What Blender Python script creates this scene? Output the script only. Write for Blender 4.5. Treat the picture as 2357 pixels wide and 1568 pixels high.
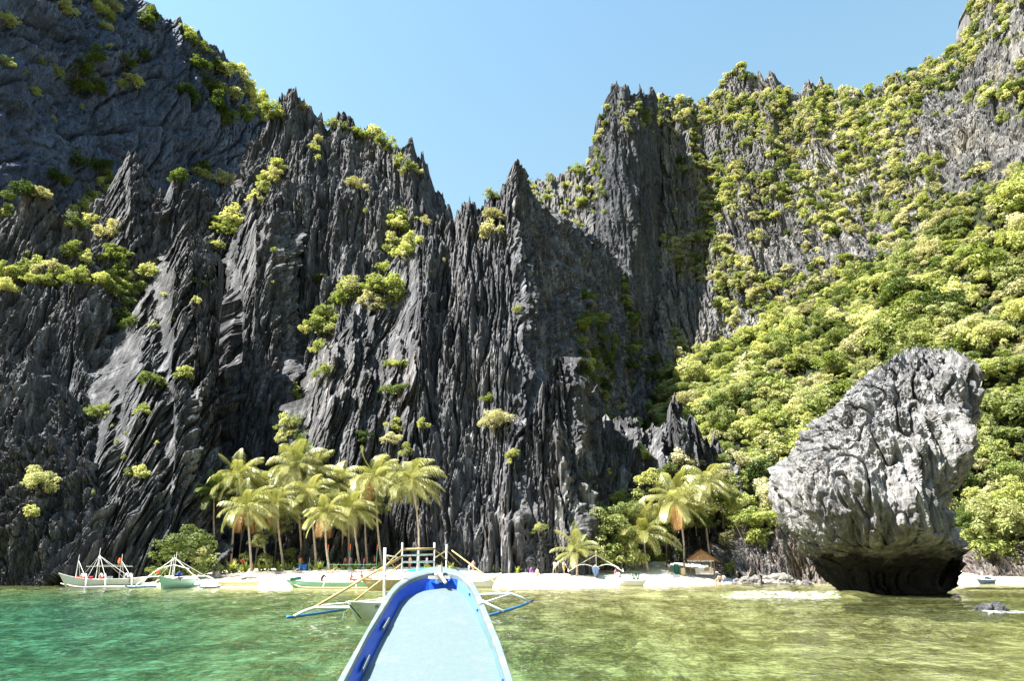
import bpy, bmesh, math, random
import numpy as np
from mathutils import Vector, Matrix, Euler, Quaternion

# ------------------------------------------------------------------ scene, camera, light
sc = bpy.context.scene
for o in list(bpy.data.objects):
    bpy.data.objects.remove(o, do_unlink=True)
COL = sc.collection
CAMH = 2.8
PITCH = math.atan(512.0 / 1572.0)          # horizon sits low in the frame: the lens is tilted up
cam_d = bpy.data.cameras.new('camera')
cam = bpy.data.objects.new('camera', cam_d)
COL.objects.link(cam)
cam_d.sensor_width = 36.0
cam_d.lens = 24.0
cam_d.clip_start = 0.1
cam_d.clip_end = 6000.0
cam.location = (0, 0, CAMH)
cam.rotation_euler = (math.pi / 2 + PITCH, 0, 0)
sc.camera = cam

SUN = Vector((-0.55, -0.15, 0.82)).normalized()     # direction towards the sun
world = bpy.data.worlds.new('World')
sc.world = world
world.use_nodes = True
wn = world.node_tree.nodes
wl = world.node_tree.links
wn.clear()
sky = wn.new('ShaderNodeTexSky')
sky.sky_type = 'NISHITA'
sky.sun_disc = False
sky.sun_elevation = math.asin(SUN.z)
sky.sun_rotation = math.atan2(SUN.x, SUN.y)
sky.altitude = 0.0
sky.air_density = 3.4
sky.dust_density = 0.0
sky.ozone_density = 10.0
bg = wn.new('ShaderNodeBackground')
bg.inputs['Strength'].default_value = 0.050
wo = wn.new('ShaderNodeOutputWorld')
wl.new(sky.outputs[0], bg.inputs['Color'])
wl.new(bg.outputs[0], wo.inputs['Surface'])

sun_d = bpy.data.lights.new('sun', 'SUN')
sun_d.energy = 5.0
sun_d.angle = math.radians(0.53)
sun_d.color = (1.0, 0.955, 0.87)
sun = bpy.data.objects.new('sun', sun_d)
COL.objects.link(sun)
sun.location = (-60, 20, 150)
sun.rotation_euler = SUN.to_track_quat('Z', 'Y').to_euler()

sc.view_settings.view_transform = 'Standard'
sc.view_settings.look = 'None'
sc.view_settings.exposure = 2.15
sc.view_settings.gamma = 1.0
sc.view_settings.use_curve_mapping = False
sc.cycles.use_denoising = True
sc.cycles.max_bounces = 8
sc.cycles.diffuse_bounces = 3
sc.cycles.glossy_bounces = 3
sc.cycles.transparent_max_bounces = 12
sc.cycles.caustics_reflective = False
sc.cycles.caustics_refractive = False

# ------------------------------------------------------------------ helpers
# photo points are given on a 2357 x 1568 grid (F = focal length on that grid)
F, CX, CY = 1572.0, 1178.5, 784.0
CT, ST = math.cos(PITCH), math.sin(PITCH)


def at(dx, dy, Y):
    """a photo point placed at the forward distance Y -> world xyz (arrays allowed)"""
    dx = np.asarray(dx, float); dy = np.asarray(dy, float); Y = np.asarray(Y, float)
    a = (dx - CX) / F
    b = (CY - dy) / F
    yw = CT - b * ST
    zw = ST + b * CT
    return a * Y / yw, Y + 0 * a, CAMH + zw * Y / yw


def V3(dx, dy, Y):
    x, y, z = at(dx, dy, Y)
    return Vector((float(x), float(y), float(z)))


def xz(dx, Y, z):
    """world x of photo column dx at distance Y and height z"""
    return (dx - CX) / F * (Y * CT + (z - CAMH) * ST)


def dist_water(dy, z=0.0):
    b = (CY - dy) / F
    return (z - CAMH) * (CT - b * ST) / (ST + b * CT)


def project(x, y, z):
    dep = y * CT + (z - CAMH) * ST
    up = -y * ST + (z - CAMH) * CT
    return CX + F * x / dep, CY - F * up / dep, dep


_rs = np.random.RandomState(7)
_perm = _rs.permutation(256).astype(np.int32)
_perm = np.concatenate([_perm, _perm, _perm])
_g = _rs.normal(size=(256, 3))
_g /= np.linalg.norm(_g, axis=1)[:, None]
_g = _g.astype(np.float32)


def pnoise(x, y, z):
    x = np.asarray(x, np.float32); y = np.asarray(y, np.float32); z = np.asarray(z, np.float32)
    x, y, z = np.broadcast_arrays(x, y, z)
    fx = np.floor(x); fy = np.floor(y); fz = np.floor(z)
    ix = fx.astype(np.int32) & 255; iy = fy.astype(np.int32) & 255; iz = fz.astype(np.int32) & 255
    x = x - fx; y = y - fy; z = z - fz
    u = x * x * x * (x * (x * 6 - 15) + 10)
    v = y * y * y * (y * (y * 6 - 15) + 10)
    w = z * z * z * (z * (z * 6 - 15) + 10)
    out = 0
    for a in (0, 1):
        pa = _perm[ix + a]
        wa = u if a else 1 - u
        for b in (0, 1):
            pb = _perm[pa + ((iy + b) & 255)]
            wb = v if b else 1 - v
            for c in (0, 1):
                g = _g[_perm[pb + ((iz + c) & 255)]]
                wc = w if c else 1 - w
                out = out + wa * wb * wc * (g[..., 0] * (x - a) + g[..., 1] * (y - b) + g[..., 2] * (z - c))
    return out * 1.5


def fbm(x, y, z, oct=3, gain=0.5):
    s = 0; a = 1.0; f = 1.0
    for i in range(oct):
        s = s + a * pnoise(x * f + 13.1 * i, y * f + 7.7 * i, z * f + 3.3 * i)
        a *= gain; f *= 2.03
    return s


def ridged(x, y, z, oct=2, gain=0.5):
    s = 0; a = 1.0; f = 1.0; t = 0
    for i in range(oct):
        s = s + a * (1 - np.abs(pnoise(x * f + 5.1 * i, y * f + 9.7 * i, z * f + 1.3 * i)) * 1.6)
        t += a; a *= gain; f *= 2.1
    return np.clip(s / t, 0, 1)


def smooth01(a, b, x):
    t = np.clip((x - a) / (b - a), 0, 1)
    return t * t * (3 - 2 * t)


def mesh_from(name, verts, quads=None, tris=None, smooth=False):
    me = bpy.data.meshes.new(name)
    verts = np.ascontiguousarray(verts, np.float32)
    nq = 0 if quads is None else len(quads)
    nt = 0 if tris is None else len(tris)
    me.vertices.add(len(verts))
    me.vertices.foreach_set('co', verts.ravel())
    loops = []
    if nq: loops.append(np.asarray(quads, np.int32).ravel())
    if nt: loops.append(np.asarray(tris, np.int32).ravel())
    li = np.concatenate(loops)
    me.loops.add(len(li))
    me.loops.foreach_set('vertex_index', li)
    me.polygons.add(nq + nt)
    starts = np.concatenate([np.arange(nq) * 4, nq * 4 + np.arange(nt) * 3]).astype(np.int32)
    me.polygons.foreach_set('loop_start', starts)
    me.polygons.foreach_set('use_smooth', np.full(nq + nt, smooth, bool))
    me.update(calc_edges=True)
    me.validate()
    return me


def grid_quads(nr, nc, wrap=False):
    i = np.arange(nr - 1)[:, None]
    j = np.arange(nc if wrap else nc - 1)[None, :]
    j2 = (j + 1) % nc
    return np.stack([i * nc + j, i * nc + j2, (i + 1) * nc + j2, (i + 1) * nc + j], -1).reshape(-1, 4)


def link(name, me, mat=None, parent=None, label=None, cat=None, group=None, kind=None):
    o = bpy.data.objects.new(name, me)
    COL.objects.link(o)
    if mat is not None and me is not None and len(me.materials) == 0:
        me.materials.append(mat)
    if parent is not None: o.parent = parent
    tag(o, label, cat, group, kind)
    return o


def tag(o, label=None, cat=None, group=None, kind=None):
    if label: o['label'] = label
    if cat: o['category'] = cat
    if group: o['group'] = group
    if kind: o['kind'] = kind
    return o


def empty(name, loc, label=None, cat=None, group=None, rz=0.0):
    o = bpy.data.objects.new(name, None)
    COL.objects.link(o)
    o.location = loc
    o.rotation_euler = (0, 0, rz)
    o.empty_display_size = 0.3
    return tag(o, label, cat, group)


class MB:
    """collects simple solids into one mesh"""
    def __init__(self):
        self.v = []; self.f = []

    def add(self, vs, fs):
        n = len(self.v)
        self.v += [tuple(p) for p in vs]
        self.f += [tuple(n + i for i in f) for f in fs]
        return self

    def box(self, c, s, R=None):
        pts = []
        for k in range(8):
            p = Vector(((k & 1) - .5, ((k >> 1) & 1) - .5, ((k >> 2) & 1) - .5))
            p = Vector((p.x * s[0], p.y * s[1], p.z * s[2]))
            if R is not None: p = R @ p
            pts.append(p + Vector(c))
        return self.add(pts, [(0, 2, 3, 1), (4, 5, 7, 6), (0, 1, 5, 4), (2, 6, 7, 3), (0, 4, 6, 2), (1, 3, 7, 5)])

    def tube(self, pts, r, n=7, cap=True):
        pts = [Vector(p) for p in pts]
        if not isinstance(r, (list, tuple)): r = [r] * len(pts)
        rings = []
        up = Vector((0.03, 0.02, 1))
        for i, p in enumerate(pts):
            d = (pts[min(i + 1, len(pts) - 1)] - pts[max(i - 1, 0)])
            d.normalize()
            a = d.cross(up)
            if a.length < 1e-3: a = d.cross(Vector((1, 0, 0)))
            a.normalize()
            b = d.cross(a)
            rings.append([p + (a * math.cos(2 * math.pi * k / n) + b * math.sin(2 * math.pi * k / n)) * r[i] for k in range(n)])
        vs = [p for R in rings for p in R]
        fs = []
        for i in range(len(pts) - 1):
            for k in range(n):
                fs.append((i * n + k, i * n + (k + 1) % n, (i + 1) * n + (k + 1) % n, (i + 1) * n + k))
        if cap:
            fs.append(tuple(range(n - 1, -1, -1)))
            fs.append(tuple((len(pts) - 1) * n + k for k in range(n)))
        return self.add(vs, fs)

    def loft(self, rows, close=False):
        n = len(rows[0])
        vs = [p for r in rows for p in r]
        fs = []
        for i in range(len(rows) - 1):
            for k in range(n if close else n - 1):
                fs.append((i * n + k, i * n + (k + 1) % n, (i + 1) * n + (k + 1) % n, (i + 1) * n + k))
        return self.add(vs, fs)

    def build(self, name, mat, parent=None, smooth=False, **kw):
        me = bpy.data.meshes.new(name)
        me.from_pydata(self.v, [], self.f)
        me.update()
        if smooth: me.polygons.foreach_set('use_smooth', np.full(len(me.polygons), True))
        return link(name, me, mat, parent, **kw)


# ------------------------------------------------------------------ materials
def new_mat(name):
    m = bpy.data.materials.new(name)
    m.use_nodes = True
    nt = m.node_tree
    nt.nodes.clear()
    out = nt.nodes.new('ShaderNodeOutputMaterial')
    return m, nt, out


def N(nt, typ, **kw):
    n = nt.nodes.new(typ)
    for k, v in kw.items():
        if k in n.inputs: n.inputs[k].default_value = v
        else: setattr(n, k, v)
    return n


def noise_node(nt, vec, scale, detail=4, rough=0.6):
    n = nt.nodes.new('ShaderNodeTexNoise')
    n.inputs['Scale'].default_value = scale
    n.inputs['Detail'].default_value = detail
    n.inputs['Roughness'].default_value = rough
    if vec is not None: nt.links.new(vec, n.inputs['Vector'])
    return n


def ramp(nt, fac, stops):
    r = nt.nodes.new('ShaderNodeValToRGB')
    e = r.color_ramp.elements
    while len(e) < len(stops): e.new(0.5)
    for i, (p, c) in enumerate(stops):
        e[i].position = p
        e[i].color = (c[0], c[1], c[2], 1)
    nt.links.new(fac, r.inputs['Fac'])
    return r


def mapping(nt, src, scale=(1, 1, 1), rot=(0, 0, 0)):
    m = nt.nodes.new('ShaderNodeMapping')
    m.inputs['Scale'].default_value = scale
    m.inputs['Rotation'].default_value = rot
    nt.links.new(src, m.inputs['Vector'])
    return m


def mixc(nt, fac, a, b, blend='MIX'):
    m = nt.nodes.new('ShaderNodeMix')
    m.data_type = 'RGBA'
    m.blend_type = blend
    for sock, v in ((m.inputs[0], fac), (m.inputs[6], a), (m.inputs[7], b)):
        if hasattr(v, 'is_linked') or hasattr(v, 'links'): nt.links.new(v, sock)
        elif isinstance(v, (tuple, list)): sock.default_value = (v[0], v[1], v[2], 1)
        else: sock.default_value = v
    return m.outputs[2]


def rock_mat(name, dark, mid, light, brown=(0.16, 0.12, 0.09), brown_amt=0.25, streak=0.07, bump=0.5, lean=0.0, pale=0.0, tide=None):
    m, nt, out = new_mat(name)
    geo = nt.nodes.new('ShaderNodeNewGeometry')
    mp = mapping(nt, geo.outputs['Position'], (0.55, 0.55, streak), (0, lean, 0))
    n1 = noise_node(nt, mp.outputs[0], 1.0, 7, 0.68)
    mp2 = mapping(nt, geo.outputs['Position'], (0.05, 0.05, 0.035))
    n2 = noise_node(nt, mp2.outputs[0], 1.0, 4, 0.6)
    r1 = ramp(nt, n1.outputs['Fac'], [(0.30, dark), (0.52, mid), (0.72, light)])
    r2 = ramp(nt, n2.outputs['Fac'], [(0.35, (0.72, 0.74, 0.8)), (0.65, (1.18, 1.15, 1.1))])
    c = mixc(nt, 1.0, r1.outputs[0], r2.outputs[0], 'MULTIPLY')
    n6 = noise_node(nt, mapping(nt, geo.outputs['Position'], (2.6, 2.6, 0.30), (0, lean, 0)).outputs[0], 1.0, 6, 0.7)
    r6 = ramp(nt, n6.outputs['Fac'], [(0.34, (0.38, 0.38, 0.40)), (0.52, (0.95, 0.95, 0.96)), (0.72, (1.7, 1.7, 1.68))])
    c = mixc(nt, 1.0, c, r6.outputs[0], 'MULTIPLY')
    n3 = noise_node(nt, mapping(nt, geo.outputs['Position'], (0.12, 0.12, 0.03)).outputs[0], 1.0, 5, 0.65)
    r3 = ramp(nt, n3.outputs['Fac'], [(0.52, (0, 0, 0)), (0.75, (1, 1, 1))])
    ml = nt.nodes.new('ShaderNodeMath'); ml.operation = 'MULTIPLY'
    ml.inputs[1].default_value = brown_amt
    nt.links.new(r3.outputs[0], ml.inputs[0])
    c = mixc(nt, ml.outputs[0], c, brown)
    if pale > 0:
        n4 = noise_node(nt, mapping(nt, geo.outputs['Position'], (0.03, 0.03, 0.022)).outputs[0], 1.0, 6, 0.6)
        r4 = ramp(nt, n4.outputs['Fac'], [(0.55, (0, 0, 0)), (0.68, (pale, pale, pale))])
        c = mixc(nt, r4.outputs[0], c, (0.45, 0.43, 0.40))
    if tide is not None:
        # shade under the overhang painted as a black foot, tide sets its height
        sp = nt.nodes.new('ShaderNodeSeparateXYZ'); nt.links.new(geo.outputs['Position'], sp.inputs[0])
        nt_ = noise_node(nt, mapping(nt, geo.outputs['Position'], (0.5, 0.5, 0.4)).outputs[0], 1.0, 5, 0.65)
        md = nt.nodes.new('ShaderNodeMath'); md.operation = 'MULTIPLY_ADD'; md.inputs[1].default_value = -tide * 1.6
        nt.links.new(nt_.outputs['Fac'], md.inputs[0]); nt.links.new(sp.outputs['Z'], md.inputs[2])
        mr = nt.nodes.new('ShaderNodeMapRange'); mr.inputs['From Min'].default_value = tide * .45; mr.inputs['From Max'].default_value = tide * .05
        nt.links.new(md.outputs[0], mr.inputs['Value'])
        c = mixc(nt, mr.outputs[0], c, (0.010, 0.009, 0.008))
    b = nt.nodes.new('ShaderNodeBsdfPrincipled')
    b.inputs['Roughness'].default_value = 0.85
    b.inputs['Specular IOR Level'].default_value = 0.25
    nt.links.new(c, b.inputs['Base Color'])
    mp5 = mapping(nt, geo.outputs['Position'], (2.6, 2.6, 0.5), (0, lean, 0))
    n5 = noise_node(nt, mp5.outputs[0], 1.0, 6, 0.7)
    bp = nt.nodes.new('ShaderNodeBump')
    bp.inputs['Strength'].default_value = bump
    bp.inputs['Distance'].default_value = 0.6
    nt.links.new(n5.outputs['Fac'], bp.inputs['Height'])
    nt.links.new(bp.outputs[0], b.inputs['Normal'])
    nt.links.new(b.outputs[0], out.inputs[0])
    return m


def simple_mat(name, col, rough=0.6, var=0.15, scale=6.0, spec=0.3, bump=0.0, metal=0.0):
    m, nt, out = new_mat(name)
    tc = nt.nodes.new('ShaderNodeTexCoord')
    n = noise_node(nt, tc.outputs['Object'], scale, 5, 0.65)
    lo = tuple(max(0, c * (1 - var)) for c in col)
    hi = tuple(min(1, c * (1 + var)) for c in col)
    r = ramp(nt, n.outputs['Fac'], [(0.3, lo), (0.7, hi)])
    b = nt.nodes.new('ShaderNodeBsdfPrincipled')
    b.inputs['Roughness'].default_value = rough
    b.inputs['Specular IOR Level'].default_value = spec
    b.inputs['Metallic'].default_value = metal
    nt.links.new(r.outputs[0], b.inputs['Base Color'])
    if bump:
        bp = nt.nodes.new('ShaderNodeBump')
        bp.inputs['Strength'].default_value = bump
        bp.inputs['Distance'].default_value = 0.05
        nt.links.new(n.outputs['Fac'], bp.inputs['Height'])
        nt.links.new(bp.outputs[0], b.inputs['Normal'])
    nt.links.new(b.outputs[0], out.inputs[0])
    return m


def leaf_mat(name, c1, c2, c3, trans=0.48, gloss=0.02, rough=0.5):
    """leaves: colour varies per plant and within the crown; light passes through"""
    m, nt, out = new_mat(name)
    oi = nt.nodes.new('ShaderNodeObjectInfo')
    geo = nt.nodes.new('ShaderNodeNewGeometry')
    n = noise_node(nt, geo.outputs['Position'], 0.9, 4, 0.7)
    ad = nt.nodes.new('ShaderNodeMath'); ad.operation = 'MULTIPLY_ADD'
    ad.inputs[1].default_value = 0.55
    nt.links.new(oi.outputs['Random'], ad.inputs[0])
    sb = nt.nodes.new('ShaderNodeMath'); sb.operation = 'MULTIPLY'
    sb.inputs[1].default_value = 0.5
    nt.links.new(n.outputs['Fac'], sb.inputs[0])
    nt.links.new(sb.outputs[0], ad.inputs[2])
    r = ramp(nt, ad.outputs[0], [(0.15, c1), (0.5, c2), (0.85, c3)])
    d = nt.nodes.new('ShaderNodeBsdfDiffuse')
    t = nt.nodes.new('ShaderNodeBsdfTranslucent')
    nt.links.new(r.outputs[0], d.inputs[0])
    tcol = mixc(nt, 1.0, r.outputs[0], (1.08, 1.08, 0.6), 'MULTIPLY')
    nt.links.new(tcol, t.inputs[0])
    mx = nt.nodes.new('ShaderNodeMixShader')
    mx.inputs[0].default_value = trans
    nt.links.new(d.outputs[0], mx.inputs[1]); nt.links.new(t.outputs[0], mx.inputs[2])
    g = nt.nodes.new('ShaderNodeBsdfGlossy')
    g.inputs['Roughness'].default_value = rough
    g.inputs['Color'].default_value = (0.9, 0.95, 0.8, 1)
    mx2 = nt.nodes.new('ShaderNodeMixShader')
    mx2.inputs[0].default_value = gloss
    nt.links.new(mx.outputs[0], mx2.inputs[1]); nt.links.new(g.outputs[0], mx2.inputs[2])
    nt.links.new(mx2.outputs[0], out.inputs[0])
    return m


M = {}
M['rock'] = rock_mat('karst_grey', (0.016, 0.017, 0.020), (0.078, 0.079, 0.085), (0.28, 0.28, 0.285), lean=0.06, brown_amt=0.15)
M['rock_back'] = rock_mat('karst_shade_blue', (0.022, 0.033, 0.055), (0.056, 0.077, 0.120), (0.115, 0.14, 0.19), streak=0.04, brown_amt=0.1)  # blue skylight of the shaded wall is put into the rock colour
M['rock_tower'] = rock_mat('karst_dark_grey', (0.022, 0.024, 0.029), (0.060, 0.063, 0.070), (0.15, 0.153, 0.16), streak=0.04, brown_amt=0.1)
M['rock_wall'] = rock_mat('karst_wall', (0.05, 0.05, 0.054), (0.13, 0.128, 0.125), (0.26, 0.25, 0.24), brown=(0.22, 0.19, 0.11), brown_amt=0.5, streak=0.05, pale=0.35)
M['rock_boulder'] = rock_mat('karst_boulder', (0.06, 0.06, 0.064), (0.19, 0.19, 0.194), (0.32, 0.32, 0.322), brown=(0.16, 0.14, 0.11), brown_amt=0.2, streak=0.10, bump=0.6, tide=3.4)  # tide paints the undercut's shade into the foot
M['rock_low'] = rock_mat('karst_foot', (0.07, 0.065, 0.065), (0.17, 0.16, 0.16), (0.36, 0.34, 0.33), brown=(0.30, 0.18, 0.08), brown_amt=0.35, streak=0.25, bump=0.5)
M['rock_orange'] = rock_mat('tide_stained_rock', (0.09, 0.075, 0.07), (0.21, 0.18, 0.17), (0.38, 0.36, 0.36), brown=(0.32, 0.18, 0.05), brown_amt=0.5, streak=0.4, bump=0.5)
M['slope'] = rock_mat('forest_soil', (0.010, 0.014, 0.004), (0.02, 0.027, 0.008), (0.035, 0.042, 0.012), brown_amt=0.2, streak=0.5)
# ------------------------------------------------------------------ the rock walls
ZB = {}
GRID_W, GRID_H = 1180, 786          # half-resolution photo grid used to find which rock lies behind a photo point
zdep = np.full((GRID_H, GRID_W), 1e9, np.float32)
zpos = np.zeros((GRID_H, GRID_W, 3), np.float32)
zlay = np.full((GRID_H, GRID_W), -1, np.int32)
SHEETS = {}


def smooth_u(a, k):
    if k < 2: return a
    ker = np.ones(k) / k
    pad = k // 2
    ap = np.pad(a, ((0, 0), (pad, k - 1 - pad)), mode='edge')
    c = np.cumsum(np.pad(ap, ((0, 0), (1, 0))), axis=1)
    return (c[:, k:] - c[:, :-k]) / k


def spires(S, U, Z, rng, n, wr, hr, pr, power=0.6, tipq=7.0):
    nr, nc = S.shape
    du = abs(np.median(np.diff(U, axis=1))) + 1e-6
    dz = abs(np.median(np.diff(Z, axis=0))) + 1e-6
    for k in range(n):
        i = rng.randint(int(nr * 0.12), nr); j = rng.randint(0, nc)
        q = rng.rand()
        w = wr[0] + (wr[1] - wr[0]) * q ** 2
        h = hr[0] + (hr[1] - hr[0]) * (0.6 * q + 0.4 * rng.rand())
        p = pr[0] + (pr[1] - pr[0]) * (0.6 * q + 0.4 * rng.rand())
        i0 = max(0, i - int(h / dz) - 1)
        hw = int(w * 1.4 / du) + 2
        # columns drift sideways when the flutes lean, so take a generous window
        j0 = max(0, j - hw * 2); j1 = min(nc, j + hw * 2 + 1)
        u = U[i0:i + 1, j0:j1] - U[i, j]
        z = Z[i, j] - Z[i0:i + 1, j0:j1]
        t = np.clip(z / h, 0, 1)
        half = w * (0.10 + 0.90 * t ** 0.65)
        wig = w * 0.10 * np.sin(z * (2.2 / w) + k) + w * 0.1 * np.sin(z * (5.1 / w) + 2 * k)
        skew = (rng.rand() - .5) * 0.5 * w
        qq = np.clip(1 - np.abs(u - wig * 0.5 - skew * t) / half, 0, 1)
        pro = p * np.minimum(t * tipq, 1) ** 0.5 * (1 - t) ** 0.75 * qq ** power
        W = S[i0:i + 1, j0:j1]
        np.maximum(W, pro, out=W)


def rock_sheet(name, crest, base, step=2.6, rows=260, prof=1.0, shear=0.0, seed=1, jag=2.0, jagf=0.5, big=(3.0, 0.06),
               sp_big=(10, (4, 8), (20, 45), (3, 6)), sp_mid=(60, (1.5, 3.5), (8, 22), (1, 2.5)), sp_small=(160, (0.6, 1.5), (3, 9), (0.4, 1.1)),
               flute=(0.55, 0.55, 0.05), fine=0.28, mat='rock', label=None, cat='cliff', back=14.0, extra=None, kind=None, group=None, turn=0.9):
    rng = np.random.RandomState(seed)
    crest = np.array(crest, float); base = np.array(base, float)
    dx = np.arange(crest[0, 0], crest[-1, 0] + 0.1, step)
    nc = len(dx)
    cy = np.interp(dx, crest[:, 0], crest[:, 1]); cY = np.interp(dx, crest[:, 0], crest[:, 2])
    bz = np.interp(dx, base[:, 0], base[:, 1]); bY = np.interp(dx, base[:, 0], base[:, 2])
    xc, yc, zc = at(dx, cy, cY)
    xb = xz(dx, bY, bz)
    # ragged skyline
    jn = ridged(xc * jagf, 3.3 * seed, 0.7, 3, 0.6)
    jn2 = pnoise(xc * jagf * 2.7, 1.1 * seed, 5.5)
    zc = zc + jag * ((np.clip(jn, 0, 1) ** 2.5) * 1.5 - 0.7) + jag * 0.35 * jn2
    s = np.linspace(0, 1, rows)[:, None]
    X = xb + (xc - xb) * s
    Zz = bz + (zc - bz) * s
    Yy = bY + (yc - bY) * s ** prof
    # both ends of the mass turn away
    kf = min(44, nc // 5)
    jj_ = np.arange(nc)
    fold = back * turn * (np.clip(1 - jj_ / kf, 0, 1) ** 2 + np.clip(1 - jj_[::-1] / kf, 0, 1) ** 2)[None, :]
    fsgn = np.where(jj_ < nc / 2, -1.0, 1.0)[None, :]
    Yy = Yy + fold
    # outward normal of the smooth sheet
    def normal(X, Y, Z, k):
        du = np.stack([np.gradient(smooth_u(X, k), axis=1), np.gradient(smooth_u(Y, k), axis=1), np.gradient(smooth_u(Z, k) * 0 + 0, axis=1)], -1)
        dv = np.stack([np.gradient(X, axis=0), np.gradient(Y, axis=0), np.gradient(Z, axis=0)], -1)
        n = np.cross(du, dv)
        n /= np.linalg.norm(n, axis=-1)[..., None] + 1e-9
        n = np.where((n[..., 1] > 0)[..., None], -n, n)
        return n
    Nn = normal(X, Yy, Zz, max(3, nc // 25))
    U = X * 1.0 - shear * Zz + fsgn * fold * 0.8
    off = seed * 17.3
    D = big[0] * (ridged(U * big[1] + off, Zz * big[1] * 0.28, Yy * 0.01, 2) - 0.5) * 1.6
    D = D + big[0] * 0.5 * fbm(U * big[1] * 2.1 + off, Zz * big[1] * 0.7, Yy * 0.02, 3)
    for (n, w, h, p), tq in ((sp_big, 9.0), (sp_mid, 7.0), (sp_small, 5.0)):
        if n:
            S = np.zeros_like(D)
            spires(S, U, Zz, rng, n, w, h, p, tipq=tq)
            D = D + S
    a, fu, fz = flute
    wu = U + 0.9 * fbm(U * 0.12, Zz * 0.09, off, 2)
    fl = ridged(wu * fu * 0.45 + off, Zz * fz, Yy * 0.05, 2, 0.55)
    D = D + a * 2.3 * (fl ** 2.5 - 0.3)
    fl2 = ridged(wu * fu * 1.4 + off, Zz * fz * 3.0, Yy * 0.1, 2, 0.6)
    D = D + a * 1.15 * (fl2 ** 2.5 - 0.3)
    fl3 = ridged(wu * fu * 3.6 + off, Zz * fz * 7.0, Yy * 0.2, 1)
    D = D + a * 0.75 * fl3 ** 3
    crack = np.clip(ridged(wu * fu * 0.7 + off + 40, Zz * fz * 1.2, Yy * 0.05, 1) - 0.80, 0, 1) * 5
    D = D - 3.2 * a * crack ** 1.3
    crack2 = np.clip(ridged(wu * fu * 1.9 + off + 80, Zz * fz * 3.0, Yy * 0.1, 1) - 0.82, 0, 1) * 5.5
    D = D - 1.5 * a * crack2 ** 1.3
    D = D + fine * fbm(U * 1.7 + off, Zz * 0.55, Yy * 0.4, 3, 0.65)
    if extra is not None:
        D = D + extra(X, Yy, Zz, dx[None, :], s)
    P = np.stack([X, Yy, Zz], -1) + Nn * D[..., None]
    # broken vertical grain so that the rows never line up
    P[..., 2] += 0.15 * fbm(U * 0.8 + off, Zz * 0.6, 4.4, 2)
    # back of the mass
    nb = 10
    tb = np.linspace(0, 1, nb + 1)[1:, None]
    top = P[-1]
    Bk = np.stack([top[:, 0] + 0 * tb, top[:, 1] + back * tb ** 0.6 + 0.6 * fbm(top[:, 0] * 0.4, tb * 4, off, 2), top[:, 2] - (top[:, 2] - bz) * tb ** 1.6], -1)
    A = np.concatenate([P, Bk], 0)
    me = mesh_from(name, A.reshape(-1, 3), grid_quads(rows + nb, nc))
    o = link(name, me, M[mat], label=label, cat=cat, kind=kind, group=group)
    # remember what the photo sees of it
    lid = len(SHEETS)
    SHEETS[lid] = (name, P, Nn)
    px, py, dep = project(P[..., 0], P[..., 1], P[..., 2])
    ii = np.clip((py / 2).astype(int), -1, GRID_H).ravel(); jj = np.clip((px / 2).astype(int), -1, GRID_W).ravel()
    ok = (ii >= 0) & (ii < GRID_H) & (jj >= 0) & (jj < GRID_W)
    ii, jj, dd, pp = ii[ok], jj[ok], dep.ravel()[ok], P.reshape(-1, 3)[ok]
    order = np.argsort(-dd)
    ii, jj, dd, pp = ii[order], jj[order], dd[order], pp[order]
    cur = zdep[ii, jj]
    near = dd < cur
    ii, jj, dd, pp = ii[near], jj[near], dd[near], pp[near]
    zdep[ii, jj] = dd; zpos[ii, jj] = pp; zlay[ii, jj] = lid
    return o


# far left mountain, in its own shade
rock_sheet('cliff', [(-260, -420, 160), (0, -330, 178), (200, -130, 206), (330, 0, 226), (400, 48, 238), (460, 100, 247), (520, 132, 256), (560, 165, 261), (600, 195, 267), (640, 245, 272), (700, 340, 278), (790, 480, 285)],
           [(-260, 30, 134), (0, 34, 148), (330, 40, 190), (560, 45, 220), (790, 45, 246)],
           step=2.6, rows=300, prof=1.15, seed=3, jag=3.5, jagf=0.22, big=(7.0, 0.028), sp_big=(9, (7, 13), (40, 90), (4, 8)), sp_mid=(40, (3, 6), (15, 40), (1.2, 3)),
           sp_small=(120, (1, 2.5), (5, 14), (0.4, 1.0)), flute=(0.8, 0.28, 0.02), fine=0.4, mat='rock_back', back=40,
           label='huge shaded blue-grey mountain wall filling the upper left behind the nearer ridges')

# upper left shoulder rock
rock_sheet('rock_shoulder', [(-150, 540, 132), (0, 515, 134), (40, 470, 135), (90, 438, 136), (130, 470, 137), (180, 480, 138), (210, 560, 140), (250, 660, 142)],
           [(-150, 14, 118), (0, 14, 120), (250, 14, 128)], step=2.4, rows=150, seed=5, jag=2.0, jagf=0.35, shear=0.02, back=10,
           sp_big=(8, (2.5, 5), (14, 30), (1.5, 3.5)), sp_mid=(40, (1, 2.4), (6, 14), (0.7, 1.7)), label='dark jagged rock shoulder at the left edge above the shrub covered ledge')

# blades between the shoulder and the main ridge
rock_sheet('rock_spur', [(170, 560, 150), (215, 480, 152), (250, 430, 154), (295, 350, 156), (325, 340, 157), (345, 405, 158), (375, 435, 158), (398, 412, 159), (430, 418, 160), (470, 428, 161), (515, 440, 162), (560, 430, 163), (620, 470, 164)],
           [(170, 12, 128), (400, 12, 136), (620, 12, 142)], step=2.4, rows=190, seed=8, jag=3.0, jagf=0.33, shear=0.10, back=12,
           sp_big=(12, (3, 6), (18, 40), (2, 4.5)), sp_mid=(50, (1.2, 2.8), (7, 18), (0.8, 2.0)), label='leaning dark blades of rock with a sharp peak before the shaded mountain')

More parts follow.
